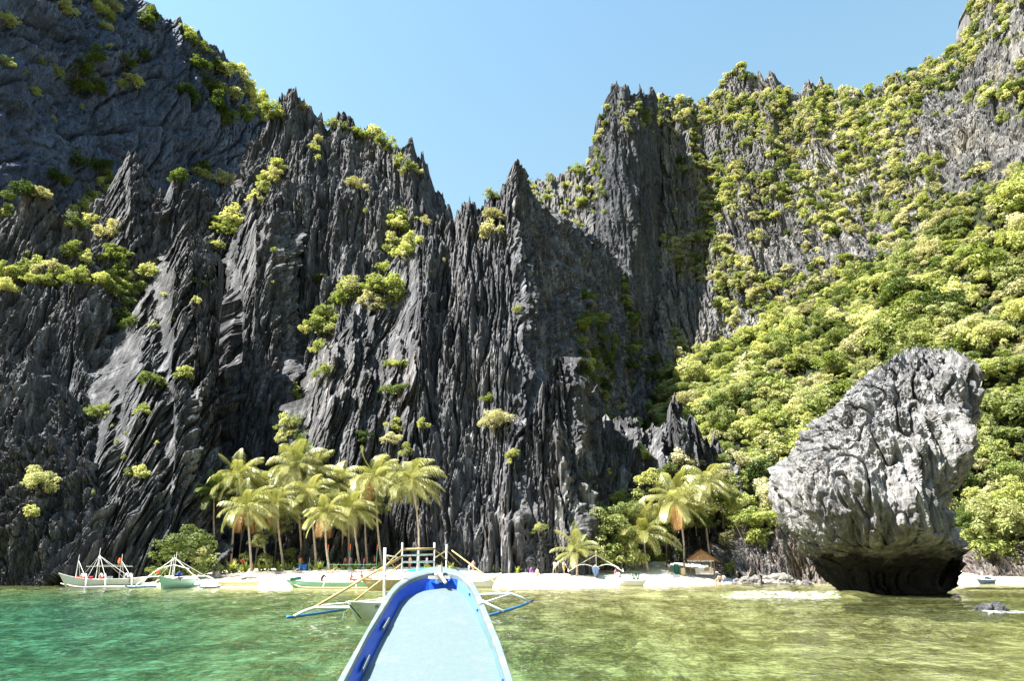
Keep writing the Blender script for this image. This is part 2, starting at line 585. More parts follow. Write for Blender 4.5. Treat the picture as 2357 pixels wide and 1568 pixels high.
# main ridge with the ragged skyline
rock_sheet('ridge', [(500, 470, 176), (560, 390, 176), (610, 320, 177), (650, 245, 178), (675, 230, 178), (700, 250, 178), (740, 252, 178), (752, 290, 178), (770, 262, 178), (800, 258, 178), (815, 278, 178), (850, 290, 178), (900, 330, 177), (935, 360, 176), (953, 345, 175), (965, 368, 175), (988, 375, 174), (992, 412, 174), (1015, 440, 172), (1043, 480, 170), (1070, 560, 168), (1110, 680, 166)],
           [(500, 10, 132), (700, 10, 128), (1110, 12, 126)], step=2.3, rows=330, prof=1.0, seed=11, jag=3.2, jagf=0.36, shear=0.0, big=(5.0, 0.05), back=18,
           sp_big=(22, (4, 8), (25, 60), (3, 6)), sp_mid=(90, (1.5, 3.5), (10, 26), (1, 2.6)), sp_small=(220, (0.6, 1.6), (4, 10), (0.4, 1.2)),
           label='tall fluted grey ridge with a ragged skyline left of the central spire')

# second arete
rock_sheet('rock_buttress', [(505, 700, 146), (525, 600, 150), (548, 524, 153), (582, 462, 155), (634, 436, 157), (672, 398, 159), (712, 365, 160), (745, 400, 160), (757, 470, 159), (748, 560, 157), (725, 640, 154), (705, 700, 152), (690, 810, 149), (668, 900, 146)],
           [(505, -1, 124), (668, -1, 124)], step=2.3, rows=300, seed=14, jag=2.6, jagf=0.4, shear=0.06, big=(3.0, 0.07), back=10,
           sp_big=(10, (3, 6), (25, 60), (2, 4)), sp_mid=(50, (1.2, 3), (10, 26), (0.9, 2.2)), sp_small=(140, (0.6, 1.4), (4, 10), (0.4, 1.0)),
           label='steep grey buttress with a leaning crest above the dark palm hollow')

# left block with the flat planted top
rock_sheet('rock_block', [(-150, 700, 116), (0, 685, 117), (60, 668, 118), (130, 665, 119), (190, 640, 120), (240, 650, 121), (268, 700, 122), (285, 810, 122), (300, 930, 122)],
           [(-150, -1, 99), (0, -1, 101), (300, -1, 108)], step=2.4, rows=260, prof=0.9, seed=17, jag=1.0, jagf=0.3, shear=-0.06, big=(4.0, 0.055), back=16,
           sp_big=(9, (3, 6), (14, 34), (1.5, 4)), sp_mid=(30, (1.2, 3), (6, 16), (0.8, 2)), sp_small=(80, (0.6, 1.4), (3, 8), (0.3, 0.9)),
           label='massive dark block with shrubs along its flat top at the left edge')

# diagonal arete mass
rock_sheet('rock_arete', [(140, 1090, 108), (170, 1010, 110), (200, 925, 112), (232, 850, 114), (261, 786, 117), (300, 715, 120), (351, 651, 123), (372, 600, 125), (384, 566, 126), (410, 535, 127), (433, 500, 128), (452, 530, 128), (478, 560, 127), (505, 610, 126), (528, 740, 123), (544, 880, 119), (548, 1000, 115), (530, 1120, 111), (500, 1230, 107)],
           [(140, -1, 91), (300, -1, 92), (420, -1, 95), (500, -1, 101)], step=2.2, rows=330, seed=21, jag=2.2, jagf=0.45, shear=0.05, big=(2.6, 0.08), back=9,
           sp_big=(12, (2.4, 5), (16, 44), (1.5, 3.6)), sp_mid=(70, (1, 2.4), (7, 20), (0.8, 2.0)), sp_small=(200, (0.4, 1.1), (3, 8), (0.3, 0.9)), flute=(0.8, 0.85, 0.035), turn=0.1, fine=0.4,
           label='slanting fluted arete running down to the water behind the moored boats')

# low rocks in front at the left
rock_sheet('rock_outcrop', [(-150, 1040, 99), (0, 1030, 99), (30, 1012, 99), (60, 1003, 99), (100, 1010, 99), (130, 1025, 99), (150, 1050, 99), (175, 1060, 99), (200, 1050, 99), (215, 1090, 98), (240, 1150, 97), (280, 1260, 95)],
           [(-150, -1, 88), (0, -1, 88), (280, -1, 90)], step=2.2, rows=170, prof=0.8, seed=24, jag=1.6, jagf=0.6, shear=0.0, big=(2.4, 0.11), back=8,
           sp_big=(8, (2, 4), (8, 20), (1.2, 2.6)), sp_mid=(60, (0.8, 2), (3, 10), (0.6, 1.5)), sp_small=(160, (0.4, 1), (1.5, 5), (0.3, 0.8)), flute=(0.5, 0.9, 0.25), fine=0.5,
           extra=lambda X, Y, Z, dx, s: -4.5 * np.exp(-((Z - 1.0) / 4.0) ** 2), label='craggy dark outcrop overhanging the water at the lower left')
rock_sheet('rock_tower', [(-150, 840, 108), (0, 828, 108), (25, 818, 108), (50, 835, 108), (85, 825, 108), (108, 850, 108), (120, 900, 107), (150, 895, 107), (175, 940, 106), (205, 990, 105), (230, 1060, 104)],
           [(-150, 6, 95), (230, 6, 96)], step=2.4, rows=130, prof=0.9, seed=27, jag=1.6, jagf=0.5, shear=0.0, big=(2.4, 0.11), back=8,
           sp_big=(7, (2, 4), (8, 20), (1.2, 2.6)), sp_mid=(30, (0.8, 2), (3, 10), (0.6, 1.5)), sp_small=(70, (0.4, 1), (1.5, 5), (0.3, 0.8)), fine=0.4,
           label='rounded dark rock towers below the flat topped block at the left edge')

# central mass with the tall spire; its right flank turns away from the sun
rock_sheet('spire_cliff', [(640, 1040, 112), (662, 960, 116), (690, 870, 121), (720, 815, 124), (770, 770, 127), (830, 700, 131), (880, 640, 135), (925, 570, 139), (960, 505, 142), (1000, 530, 142), (1045, 500, 143), (1068, 452, 144), (1085, 470, 144), (1115, 462, 144), (1142, 452, 144), (1160, 430, 144), (1172, 395, 144), (1190, 388, 145), (1203, 402, 147), (1218, 420, 151), (1232, 445, 156), (1262, 480, 165), (1290, 505, 173), (1350, 545, 190), (1392, 565, 199), (1440, 640, 204), (1500, 800, 206), (1560, 960, 206)],
           [(640, -1, 107), (800, -1, 108), (1000, -1, 107), (1100, -1, 104), (1200, -1, 103), (1235, -1, 106), (1290, -1, 118), (1330, -1, 128), (1380, 0, 144), (1450, 2, 164), (1560, 6, 180)], step=2.15, rows=420, prof=1.0, turn=0.3, seed=31, jag=2.2, jagf=0.5, shear=0.0, big=(3.6, 0.07), back=14,
           sp_big=(30, (2.5, 5.5), (20, 55), (2, 4.6)), sp_mid=(160, (1, 2.5), (7, 24), (0.9, 2.2)), sp_small=(420, (0.45, 1.1), (2.5, 9), (0.35, 1.0)), flute=(0.6, 0.85, 0.045), fine=0.3,
           label='fluted grey cliff rising from the beach to the tall central spire')

# front pinnacles beside the beach forest
rock_sheet('pinnacle_row', [(1215, 1000, 108), (1240, 905, 109), (1262, 850, 110), (1282, 818, 110), (1300, 812, 110), (1326, 826, 112), (1342, 862, 114), (1362, 905, 116), (1375, 950, 117), (1400, 965, 118), (1430, 950, 120), (1470, 955, 121), (1500, 980, 122), (1530, 975, 123), (1545, 930, 123), (1560, 915, 123), (1580, 955, 124), (1605, 990, 124), (1630, 1020, 124), (1680, 1010, 124), (1700, 1060, 124), (1740, 1180, 122)],
           [(1215, 0, 101.5), (1325, 0, 102.5), (1352, 0, 109), (1400, 0, 113), (1740, 0, 117)], step=2.2, rows=230, seed=35, jag=3.4, jagf=0.5, shear=-0.05, big=(2.2, 0.1), back=8,
           turn=0.4, sp_big=(26, (1.8, 3.6), (10, 26), (1.8, 3.6)), sp_mid=(130, (0.7, 1.7), (4, 14), (0.9, 2.0)), sp_small=(260, (0.35, 0.9), (2, 6), (0.3, 0.9)), flute=(0.6, 1.1, 0.06), fine=0.35,
           label='row of needle sharp grey pinnacles right of the central cliff')

# square tower on the skyline
def tower_extra(X, Y, Z, dx, s):
    return 0 * X
rock_sheet('rock_tower', [(1345, 420, 232), (1362, 345, 230), (1375, 285, 227), (1398, 225, 223), (1405, 192, 221), (1425, 188, 219), (1445, 198, 218), (1460, 206, 219), (1500, 205, 232), (1512, 235, 236), (1524, 300, 241), (1545, 420, 248)],
           [(1345, 70, 212), (1400, 62, 205), (1445, 58, 200), (1490, 58, 213), (1545, 62, 232)], step=2.2, rows=260, prof=1.0, seed=41, jag=4.5, jagf=0.28, big=(1.4, 0.09), back=16,
           sp_big=(4, (2.5, 4), (30, 70), (1, 2)), sp_mid=(24, (1, 2.4), (12, 34), (0.5, 1.3)), sp_small=(90, (0.6, 1.4), (4, 14), (0.3, 0.8)), flute=(0.5, 0.5, 0.02), mat='rock_tower',
           label='tall square rock tower standing against the sky right of centre')

# planted saddle left of the tower
rock_sheet('saddle', [(1150, 470, 238), (1205, 440, 238), (1230, 425, 238), (1262, 412, 238), (1300, 402, 238), (1340, 392, 237), (1365, 345, 236), (1400, 330, 236)],
           [(1150, 62, 190), (1400, 62, 200)], step=3.0, rows=90, prof=1.0, seed=43, jag=2.0, jagf=0.3, back=30,
           sp_big=(0, (1, 2), (1, 2), (1, 2)), sp_mid=(20, (1, 3), (5, 14), (1, 2.5)), sp_small=(60, (0.6, 1.5), (3, 8), (0.4, 1.2)), mat='rock_wall',
           label='saddle of rock under bright shrubs between the spire and the square tower')

# right wall
rock_sheet('cliff', [(1440, 330, 246), (1500, 262, 246), (1530, 246, 246), (1560, 236, 246), (1600, 240, 246), (1640, 222, 246), (1660, 198, 247), (1700, 176, 244), (1750, 172, 240), (1800, 180, 236), (1812, 205, 235), (1850, 190, 232), (1890, 172, 229), (1920, 208, 226), (2000, 206, 219), (2050, 196, 214), (2080, 168, 211), (2130, 130, 207), (2200, 92, 201), (2228, 50, 199), (2250, -5, 197), (2285, -70, 194), (2360, -210, 188), (2520, -330, 178), (2800, -420, 160)],
           [(1440, 40, 208), (1600, 36, 207), (1800, 40, 192), (2050, 48, 166), (2250, 52, 150), (2520, 56, 134), (2800, 60, 118)], step=2.5, rows=300, prof=1.1, seed=47, jag=3.6, jagf=0.2, big=(6.0, 0.03), back=40,
           sp_big=(16, (5, 10), (25, 70), (2.5, 6)), sp_mid=(90, (1.8, 4.5), (10, 30), (1, 2.6)), sp_small=(260, (0.8, 2), (4, 12), (0.5, 1.3)), flute=(0.7, 0.42, 0.035), fine=0.45, mat='rock_wall',
           label='broad sunlit cliff wall covered in shrubs on the right')

# forest slope at its foot
rock_sheet('hill', [(1470, 1060, 176), (1530, 930, 184), (1560, 850, 190), (1600, 822, 192), (1700, 790, 188), (1800, 730, 182), (1900, 690, 176), (2000, 640, 170), (2100, 565, 164), (2200, 490, 158), (2300, 430, 152), (2540, 330, 140), (2820, 220, 126)],
           [(1470, 3, 126), (1600, 3, 122), (1800, 3, 118), (2100, 2, 118), (2250, 2, 114), (2540, 2, 104), (2820, 2, 92)], step=5.0, rows=110, prof=1.0, seed=51, jag=1.0, jagf=0.2, big=(4.0, 0.05), back=40,
           sp_big=(0, (1, 2), (1, 2), (1, 2)), sp_mid=(0, (1, 2), (1, 2), (1, 2)), sp_small=(0, (1, 2), (1, 2), (1, 2)), flute=(0.2, 0.3, 0.1), fine=0.6, mat='slope', kind='structure', cat=None,
           label='steep hillside under dense forest below the right cliff')
# rocks at the back of the beach, right of the hut
rock_sheet('rock_outcrop', [(1655, 1255, 113), (1672, 1235, 112), (1690, 1215, 111), (1712, 1200, 110), (1735, 1215, 109), (1770, 1228, 108), (1800, 1222, 107), (1830, 1235, 106), (1870, 1240, 105), (1960, 1250, 104)],
           [(1655, 1.0, 108), (1720, 0.2, 104), (1800, -0.4, 102), (1960, -0.8, 100)], step=2.0, rows=80, prof=0.7, seed=57, jag=0.9, jagf=0.9, big=(1.2, 0.2), back=6, mat='rock_low',
           sp_big=(8, (1, 2), (3, 7), (0.8, 1.6)), sp_mid=(60, (0.4, 1), (1.5, 4), (0.4, 0.9)), sp_small=(120, (0.25, 0.5), (0.8, 2), (0.15, 0.4)), flute=(0.35, 1.8, 0.3), fine=0.35,
           extra=lambda X, Y, Z, dx, s: -2.6 * np.exp(-(((dx - 1832) / 30) ** 2)) * np.exp(-((Z - 1.0) / 2.6) ** 2), label='low craggy grey rocks with a small cave behind the beach boulders')
# tide stained ledge at the right edge
rock_sheet('rock_ledge', [(2190, 1245, 112), (2240, 1232, 111), (2262, 1262, 110), (2290, 1275, 109), (2330, 1262, 108), (2357, 1240, 107), (2420, 1235, 105), (2540, 1240, 103), (2820, 1240, 96)],
           [(2190, -0.6, 108), (2357, -0.6, 104), (2540, -0.6, 99), (2820, -0.6, 90)], step=2.0, rows=80, prof=0.6, seed=61, jag=0.8, jagf=0.9, big=(0.9, 0.2), back=8, mat='rock_orange',
           sp_big=(6, (1, 2), (2, 5), (0.6, 1.3)), sp_mid=(50, (0.4, 1), (1, 3), (0.3, 0.8)), sp_small=(90, (0.25, 0.5), (0.6, 1.6), (0.15, 0.35)), flute=(0.3, 1.8, 0.4), fine=0.3,
           extra=lambda X, Y, Z, dx, s: -1.5 * np.exp(-((Z - 0.6) / 1.1) ** 2), label='orange stained tide ledge under the forest at the right edge')


# ------------------------------------------------------------------ the mushroom rock standing in the shallows
def make_boulder():
    yy = [806, 812, 830, 850, 900, 950, 1000, 1040, 1080, 1105, 1140, 1180, 1220, 1250, 1280, 1310, 1340, 1362, 1380, 1400]
    Lx = [2092, 2070, 2036, 2006, 1954, 1912, 1864, 1846, 1824, 1814, 1820, 1832, 1852, 1870, 1882, 1892, 1906, 1938, 1990, 2000]
    Rx = [2210, 2226, 2244, 2254, 2272, 2276, 2262, 2246, 2226, 2208, 2186, 2176, 2212, 2236, 2242, 2238, 2210, 2200, 2216, 2220]
    Yf = [70.5, 69.6, 68.4, 67.4, 65.8, 64.4, 63.2, 62.3, 61.5, 61.0, 60.5, 60.2, 60.4, 61.4, 65.0, 68.0, 68.6, 67.4, 66.0, 66.0]
    Yb = [72.5, 73, 74.4, 75.4, 76.6, 77, 77, 77, 76.5, 76, 75.4, 74.8, 74.4, 74, 73.5, 73, 72.8, 72.8, 73, 73]
    nv, nu = 400, 620
    dy = np.linspace(806, 1400, nv)
    L = np.interp(dy, yy, Lx); R = np.interp(dy, yy, Rx); f = np.interp(dy, yy, Yf); bk = np.interp(dy, yy, Yb)
    ym = (f + bk) / 2
    k = 7
    sm = lambda a: np.convolve(np.pad(a, (k, k), mode='edge'), np.ones(2 * k + 1) / (2 * k + 1), 'valid')
    f, bk = sm(f), sm(bk)
    xl, _, zl = at(L, dy, ym); xr, _, zr = at(R, dy, ym)
    cx = (xl + xr) / 2; rx = (xr - xl) / 2; ry = (bk - f) / 2
    th = np.linspace(0, 2 * np.pi, nu, endpoint=False)[None, :]
    c, s_ = np.cos(th), np.sin(th)
    # blunt cross-section, flatter in front with an edge towards the right
    pw = 0.78
    X = cx[:, None] + rx[:, None] * np.sign(c) * np.abs(c) ** pw
    Y = ym[:, None] + ry[:, None] * np.sign(s_) * np.abs(s_) ** 0.9
    # the right flank is swept back so that it lies in shade
    Y = Y + 5.0 * smooth01(0.35, 1.0, (X - cx[:, None]) / np.maximum(rx[:, None], .3)) * (s_ < 0)
    Z = zl[:, None] + 0 * X
    P = np.stack([X, Y, Z], -1)
    ctr = np.stack([cx, ym, zl], -1)[:, None, :]
    d = P - ctr
    d[..., 0] /= np.maximum(rx, .4)[:, None] ; d[..., 1] /= np.maximum(ry, .4)[:, None]
    d[..., 2] = 0.25
    d /= np.linalg.norm(d, axis=-1)[..., None] + 1e-6
    wx = X + 0.5 * fbm(X * 0.35, Y * 0.35, Z * 0.2, 2)
    D = 1.2 * fbm(X * 0.16, Y * 0.16, Z * 0.10, 2) + 0.5 * fbm(X * 0.5, Y * 0.5, Z * 0.3, 2)
    D += 0.55 * (ridged(wx * 0.75 + 9, Y * 0.75, Z * 0.10, 2, 0.5) ** 2.5 - 0.35)
    D += 0.28 * (ridged(wx * 2.3 + 2, Y * 2.2, Z * 0.28, 2, 0.5) ** 2.5 - 0.35)
    D += 0.14 * fbm(X * 1.7, Y * 1.7, Z * 1.1, 3, 0.6)
    U = np.where(np.abs(s_) > 0, cx[:, None] + th * rx.mean(), X)
    rng = np.random.RandomState(5)
    S = np.zeros_like(D)
    Zf = Z[::-1]; Uf = U[::-1].copy(); Sf = S[::-1]
    spires(Sf, Uf, Zf, rng, 70, (0.9, 2.2), (2, 7), (0.9, 2.2), power=0.7, tipq=4)
    S2 = np.zeros_like(D)
    spires(S2[::-1], Uf, Zf, rng, 420, (0.35, 0.9), (0.9, 3.2), (0.35, 0.95), power=0.7, tipq=3)
    S3 = np.zeros_like(D)
    spires(S3[::-1], Uf, Zf, rng, 1500, (0.14, 0.34), (0.35, 1.3), (0.12, 0.32), power=0.7, tipq=3)
    low = smooth01(0.5, 4.5, Z)
    D += (S + S2 + S3) * (0.2 + 0.8 * low) - 0.5
    D -= 1.1 * np.clip(ridged(wx * 0.55 + 31, Y * 0.5, Z * 0.05, 1) - 0.82, 0, 1) * 5.5
    # hollows
    for hx, hy, hr, hd in ((2030, 1090, 2.0, 1.5), (1985, 1010, 1.6, 1.2), (2100, 985, 1.5, 1.0), (2160, 1100, 2.2, 1.2), (2060, 930, 1.4, 1.0), (1900, 1100, 1.6, 1.0), (2020, 1230, 1.8, 1.4), (1950, 1200, 1.2, .9), (1930, 960, 1.6, .9)):
        hX, hY, hZ = at(hx, hy, 62.5)
        D -= hd * np.exp(-(((X - hX) / (hr * .55)) ** 2 + ((Z - hZ) / (hr * 1.3)) ** 2)) * (s_ < 0.2)
    P = P + d * D[..., None]
    # ragged top
    topw = smooth01(zl.max() - 7, zl.max(), P[..., 2])
    P[..., 2] += topw * (1.3 * (ridged(P[..., 0] * 0.9, P[..., 1] * 0.9, 2.2, 2) ** 2 - 0.45))
    P[..., 2] += 0.12 * fbm(P[..., 0] * 2, P[..., 1] * 2, P[..., 2] * 1.3, 2)
    V = P.reshape(-1, 3)
    q = grid_quads(nv, nu, wrap=True)
    tops = V[:nu].mean(0)
    V = np.concatenate([V, tops[None] + [[0, 0, .3]]])
    t = np.stack([np.arange(nu), (np.arange(nu) + 1) % nu, np.full(nu, len(V) - 1)], -1)
    return mesh_from('sea_stack', V, q, t)


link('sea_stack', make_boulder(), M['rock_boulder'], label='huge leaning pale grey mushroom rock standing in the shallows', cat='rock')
# ------------------------------------------------------------------ ground: sea bed and beach in one sheet
SH = np.array([(-400, 99), (0, 99), (240, 97), (330, 90), (480, 86), (700, 85), (1000, 84), (1130, 88), (1500, 94), (1640, 101), (1760, 106), (1880, 103), (1960, 100), (2140, 101), (2250, 103), (2357, 101), (2700, 99)], float)


def shore_Y(x, y):
    dxx = CX + F * x / np.maximum(y * CT + (0 - CAMH) * ST, 5)
    return np.interp(dxx, SH[:, 0], SH[:, 1])


def ground_z(x, y):
    d = y - shore_Y(x, y)
    beach = np.interp(d, [-200, -60, -30, -12, 0, 5, 14, 20, 60], [-3.4, -2.6, -1.7, -0.75, 0.0, 0.55, 1.75, 2.15, 2.6])
    rt = smooth01(12, 30, x)
    beach = beach + rt * np.interp(d, [0, 6, 14, 20, 60], [0, 0.25, 1.1, 1.4, 1.6])
    return beach


def make_ground():
    ys = np.concatenate([np.array([-400., -150, -60, -20, 0]), np.geomspace(6, 60, 150), np.linspace(60.5, 118, 150), np.array([124, 135, 150, 180, 240, 400, 900, 3000])])
    t = np.linspace(-1, 1, 420)
    X = t[None, :] * (40 + 1.05 * np.abs(ys)[:, None])
    Y = ys[:, None] + 0 * X
    Z = ground_z(X, Y)
    d = Y - shore_Y(X, Y)
    wet = smooth01(-2, -9, d)
    reef = smooth01(0.05, 0.35, fbm(X * 0.09, Y * 0.07, 1.5, 3))
    lump = np.clip(fbm(X * 0.55, Y * 0.4, 3.1, 4, 0.6), -0.3, 1)
    Z = Z + wet * (0.12 * fbm(X * 0.15, Y * 0.12, 8.0, 2) + 0.55 * reef * lump + 0.12 * lump)
    dry = smooth01(-0.5, 2.0, d)
    Z = Z + dry * (0.10 * fbm(X * 0.25, Y * 0.25, 2.0, 3) + 0.04 * fbm(X * 1.1, Y * 1.1, 5.0, 2))
    Z = np.minimum(Z, np.where(wet > 0.3, -0.12, 10))
    me = mesh_from('beach', np.stack([X, Y, Z], -1).reshape(-1, 3), grid_quads(*X.shape), smooth=True)
    return me


def ground_mat():
    m, nt, out = new_mat('coral_sand_and_reef')
    geo = nt.nodes.new('ShaderNodeNewGeometry')
    sep = nt.nodes.new('ShaderNodeSeparateXYZ')
    nt.links.new(geo.outputs['Position'], sep.inputs[0])
    n1 = noise_node(nt, geo.outputs['Position'], 1.3, 6, 0.7)
    sand = ramp(nt, n1.outputs['Fac'], [(0.3, (0.66, 0.61, 0.52)), (0.7, (0.80, 0.77, 0.70))])
    n2 = noise_node(nt, mapping(nt, geo.outputs['Position'], (0.40, 0.24, 0.3)).outputs[0], 1.0, 9, 0.76)
    n3 = noise_node(nt, mapping(nt, geo.outputs['Position'], (4.5, 1.5, 1.5)).outputs[0], 1.0, 7, 0.78)
    reefc = ramp(nt, n3.outputs['Fac'], [(0.36, (0.016, 0.017, 0.009)), (0.50, (0.10, 0.085, 0.034)), (0.62, (0.42, 0.35, 0.15))])
    rm = ramp(nt, n2.outputs['Fac'], [(0.42, (0, 0, 0)), (0.53, (1, 1, 1))])
    dz = nt.nodes.new('ShaderNodeMapRange')
    dz.inputs['From Min'].default_value = -0.25; dz.inputs['From Max'].default_value = -0.8
    nt.links.new(sep.outputs['Z'], dz.inputs['Value'])
    mu = nt.nodes.new('ShaderNodeMath'); mu.operation = 'MULTIPLY'
    nt.links.new(rm.outputs[0], mu.inputs[0]); nt.links.new(dz.outputs[0], mu.inputs[1])
    c = mixc(nt, mu.outputs[0], sand.outputs[0], reefc.outputs[0])
    wetm = nt.nodes.new('ShaderNodeMapRange')
    wetm.inputs['From Min'].default_value = 0.30; wetm.inputs['From Max'].default_value = 0.05
    nt.links.new(sep.outputs['Z'], wetm.inputs['Value'])
    wf = nt.nodes.new('ShaderNodeMath'); wf.operation = 'MULTIPLY'; wf.inputs[1].default_value = 0.45
    nt.links.new(wetm.outputs[0], wf.inputs[0])
    c = mixc(nt, wf.outputs[0], c, mixc(nt, 1.0, c, (0.72, 0.66, 0.5), 'MULTIPLY'))
    b = nt.nodes.new('ShaderNodeBsdfPrincipled')
    b.inputs['Roughness'].default_value = 0.9
    b.inputs['Specular IOR Level'].default_value = 0.2
    nt.links.new(c, b.inputs['Base Color'])
    bp = nt.nodes.new('ShaderNodeBump'); bp.inputs['Strength'].default_value = 0.4; bp.inputs['Distance'].default_value = 0.12
    nt.links.new(n1.outputs['Fac'], bp.inputs['Height'])
    nt.links.new(bp.outputs[0], b.inputs['Normal'])
    nt.links.new(b.outputs[0], out.inputs[0])
    return m


M['ground'] = ground_mat()
link('ground', make_ground(), M['ground'], kind='structure', label='white coral sand beach running down into the reef')


# ------------------------------------------------------------------ water
def wave_line(X, Y):
    """the low swell that breaks left of the mushroom rock, and the one to its right"""
    dxx, dyy, _ = project(X, np.maximum(Y, 4), 0 * X)
    cy1 = dist_water(1376)
    yl = cy1 + 0.9 * np.sin(X * 0.23) + 0.5 * np.sin(X * 0.61 + 1)
    a1 = smooth01(1330, 1560, dxx) * (1 - smooth01(1960, 2060, dxx))
    h1 = 0.50 * a1 * np.exp(-((Y - yl) / np.where(Y < yl, 0.55, 1.8)) ** 2)
    br = smooth01(1600, 1680, dxx) * (1 - smooth01(1900, 2040, dxx))
    n = fbm(X * 0.8, Y * 0.8, 3.0, 3, 0.65)
    f1 = 0.66 * br * smooth01(0.25, 0.6, np.exp(-((Y - yl + 0.4 - 0.8 * n) / 1.0) ** 2) + 0.35 * n)
    f1b = 0.5 * br * smooth01(0.15, 0.5, np.exp(-((Y - yl + 3.2) / 1.3) ** 2) * (n + 0.1))
    yl2 = dist_water(1362) + 0.5 * np.sin(X * 0.3)
    a2 = smooth01(2190, 2240, dxx)
    h2 = 0.30 * a2 * np.exp(-((Y - yl2) / np.where(Y < yl2, 0.6, 1.8)) ** 2)
    # foam round the little rocks at the right and swash at the sand
    rx = xz(2290, dist_water(1412), 0)
    ry = dist_water(1412)
    f3 = 0.66 * smooth01(0.35, 0.7, np.exp(-((X - rx - 0.4) / 3.0) ** 2 - ((Y - ry + 0.2) / 0.9) ** 2) + 0.25 * n)
    h3 = 0.14 * np.exp(-((X - rx) / 3.0) ** 2 - ((Y - ry) / 0.8) ** 2)
    d = Y - shore_Y(X, Y)
    f4 = 0.5 * smooth01(0.45, 0.8, np.exp(-((d + 0.7 + 0.8 * n) / 0.6) ** 2) * (0.7 + n))
    return h1 + h2 + h3, np.clip(np.maximum.reduce([f1, f1b, f3, f4]), 0, 1)


def make_water():
    ys = np.concatenate([np.array([-500., -200, -80, -30, -5, 5]), np.geomspace(8, 70, 470), np.linspace(70.3, 112, 110), np.array([130, 170, 300, 800, 3000])])
    t = np.linspace(-1, 1, 520)
    X = t[None, :] * (12 + 0.98 * np.abs(ys)[:, None])
    Y = ys[:, None] + 0 * X
    wx = X + 0.6 * fbm(X * 0.3, Y * 0.3, 1.0, 2); wy = Y + 0.6 * fbm(X * 0.3, Y * 0.3, 6.0, 2)
    Z = 0.05 * fbm(wx * 0.30, wy * 0.6, 2.0, 2) + 0.06 * (ridged(wx * 0.8, wy * 1.3, 4.0, 2) - 0.5) + 0.03 * fbm(wx * 2.0, wy * 2.8, 7.0, 2)
    near = smooth01(-4, -16, Y - shore_Y(X, Y))
    Z = Z * (0.25 + 0.75 * near)
    h, foam = wave_line(X, Y)
    Z = Z + h
    me = mesh_from('water', np.stack([X, Y, Z], -1).reshape(-1, 3), grid_quads(*X.shape), smooth=True)
    at1 = me.attributes.new('foam', 'FLOAT', 'POINT')
    at1.data.foreach_set('value', foam.astype(np.float32).ravel())
    dep = -ground_z(X, Y)
    dep = np.clip(dep / 2.6, 0, 1)
    lf = smooth01(14, -30, X + 0.12 * (Y - 40))           # the bay is deeper on the left
    a2 = me.attributes.new('depth', 'FLOAT', 'POINT')
    a2.data.foreach_set('value', np.clip(dep * (0.22 + 0.85 * lf), 0, 1).astype(np.float32).ravel())
    return me


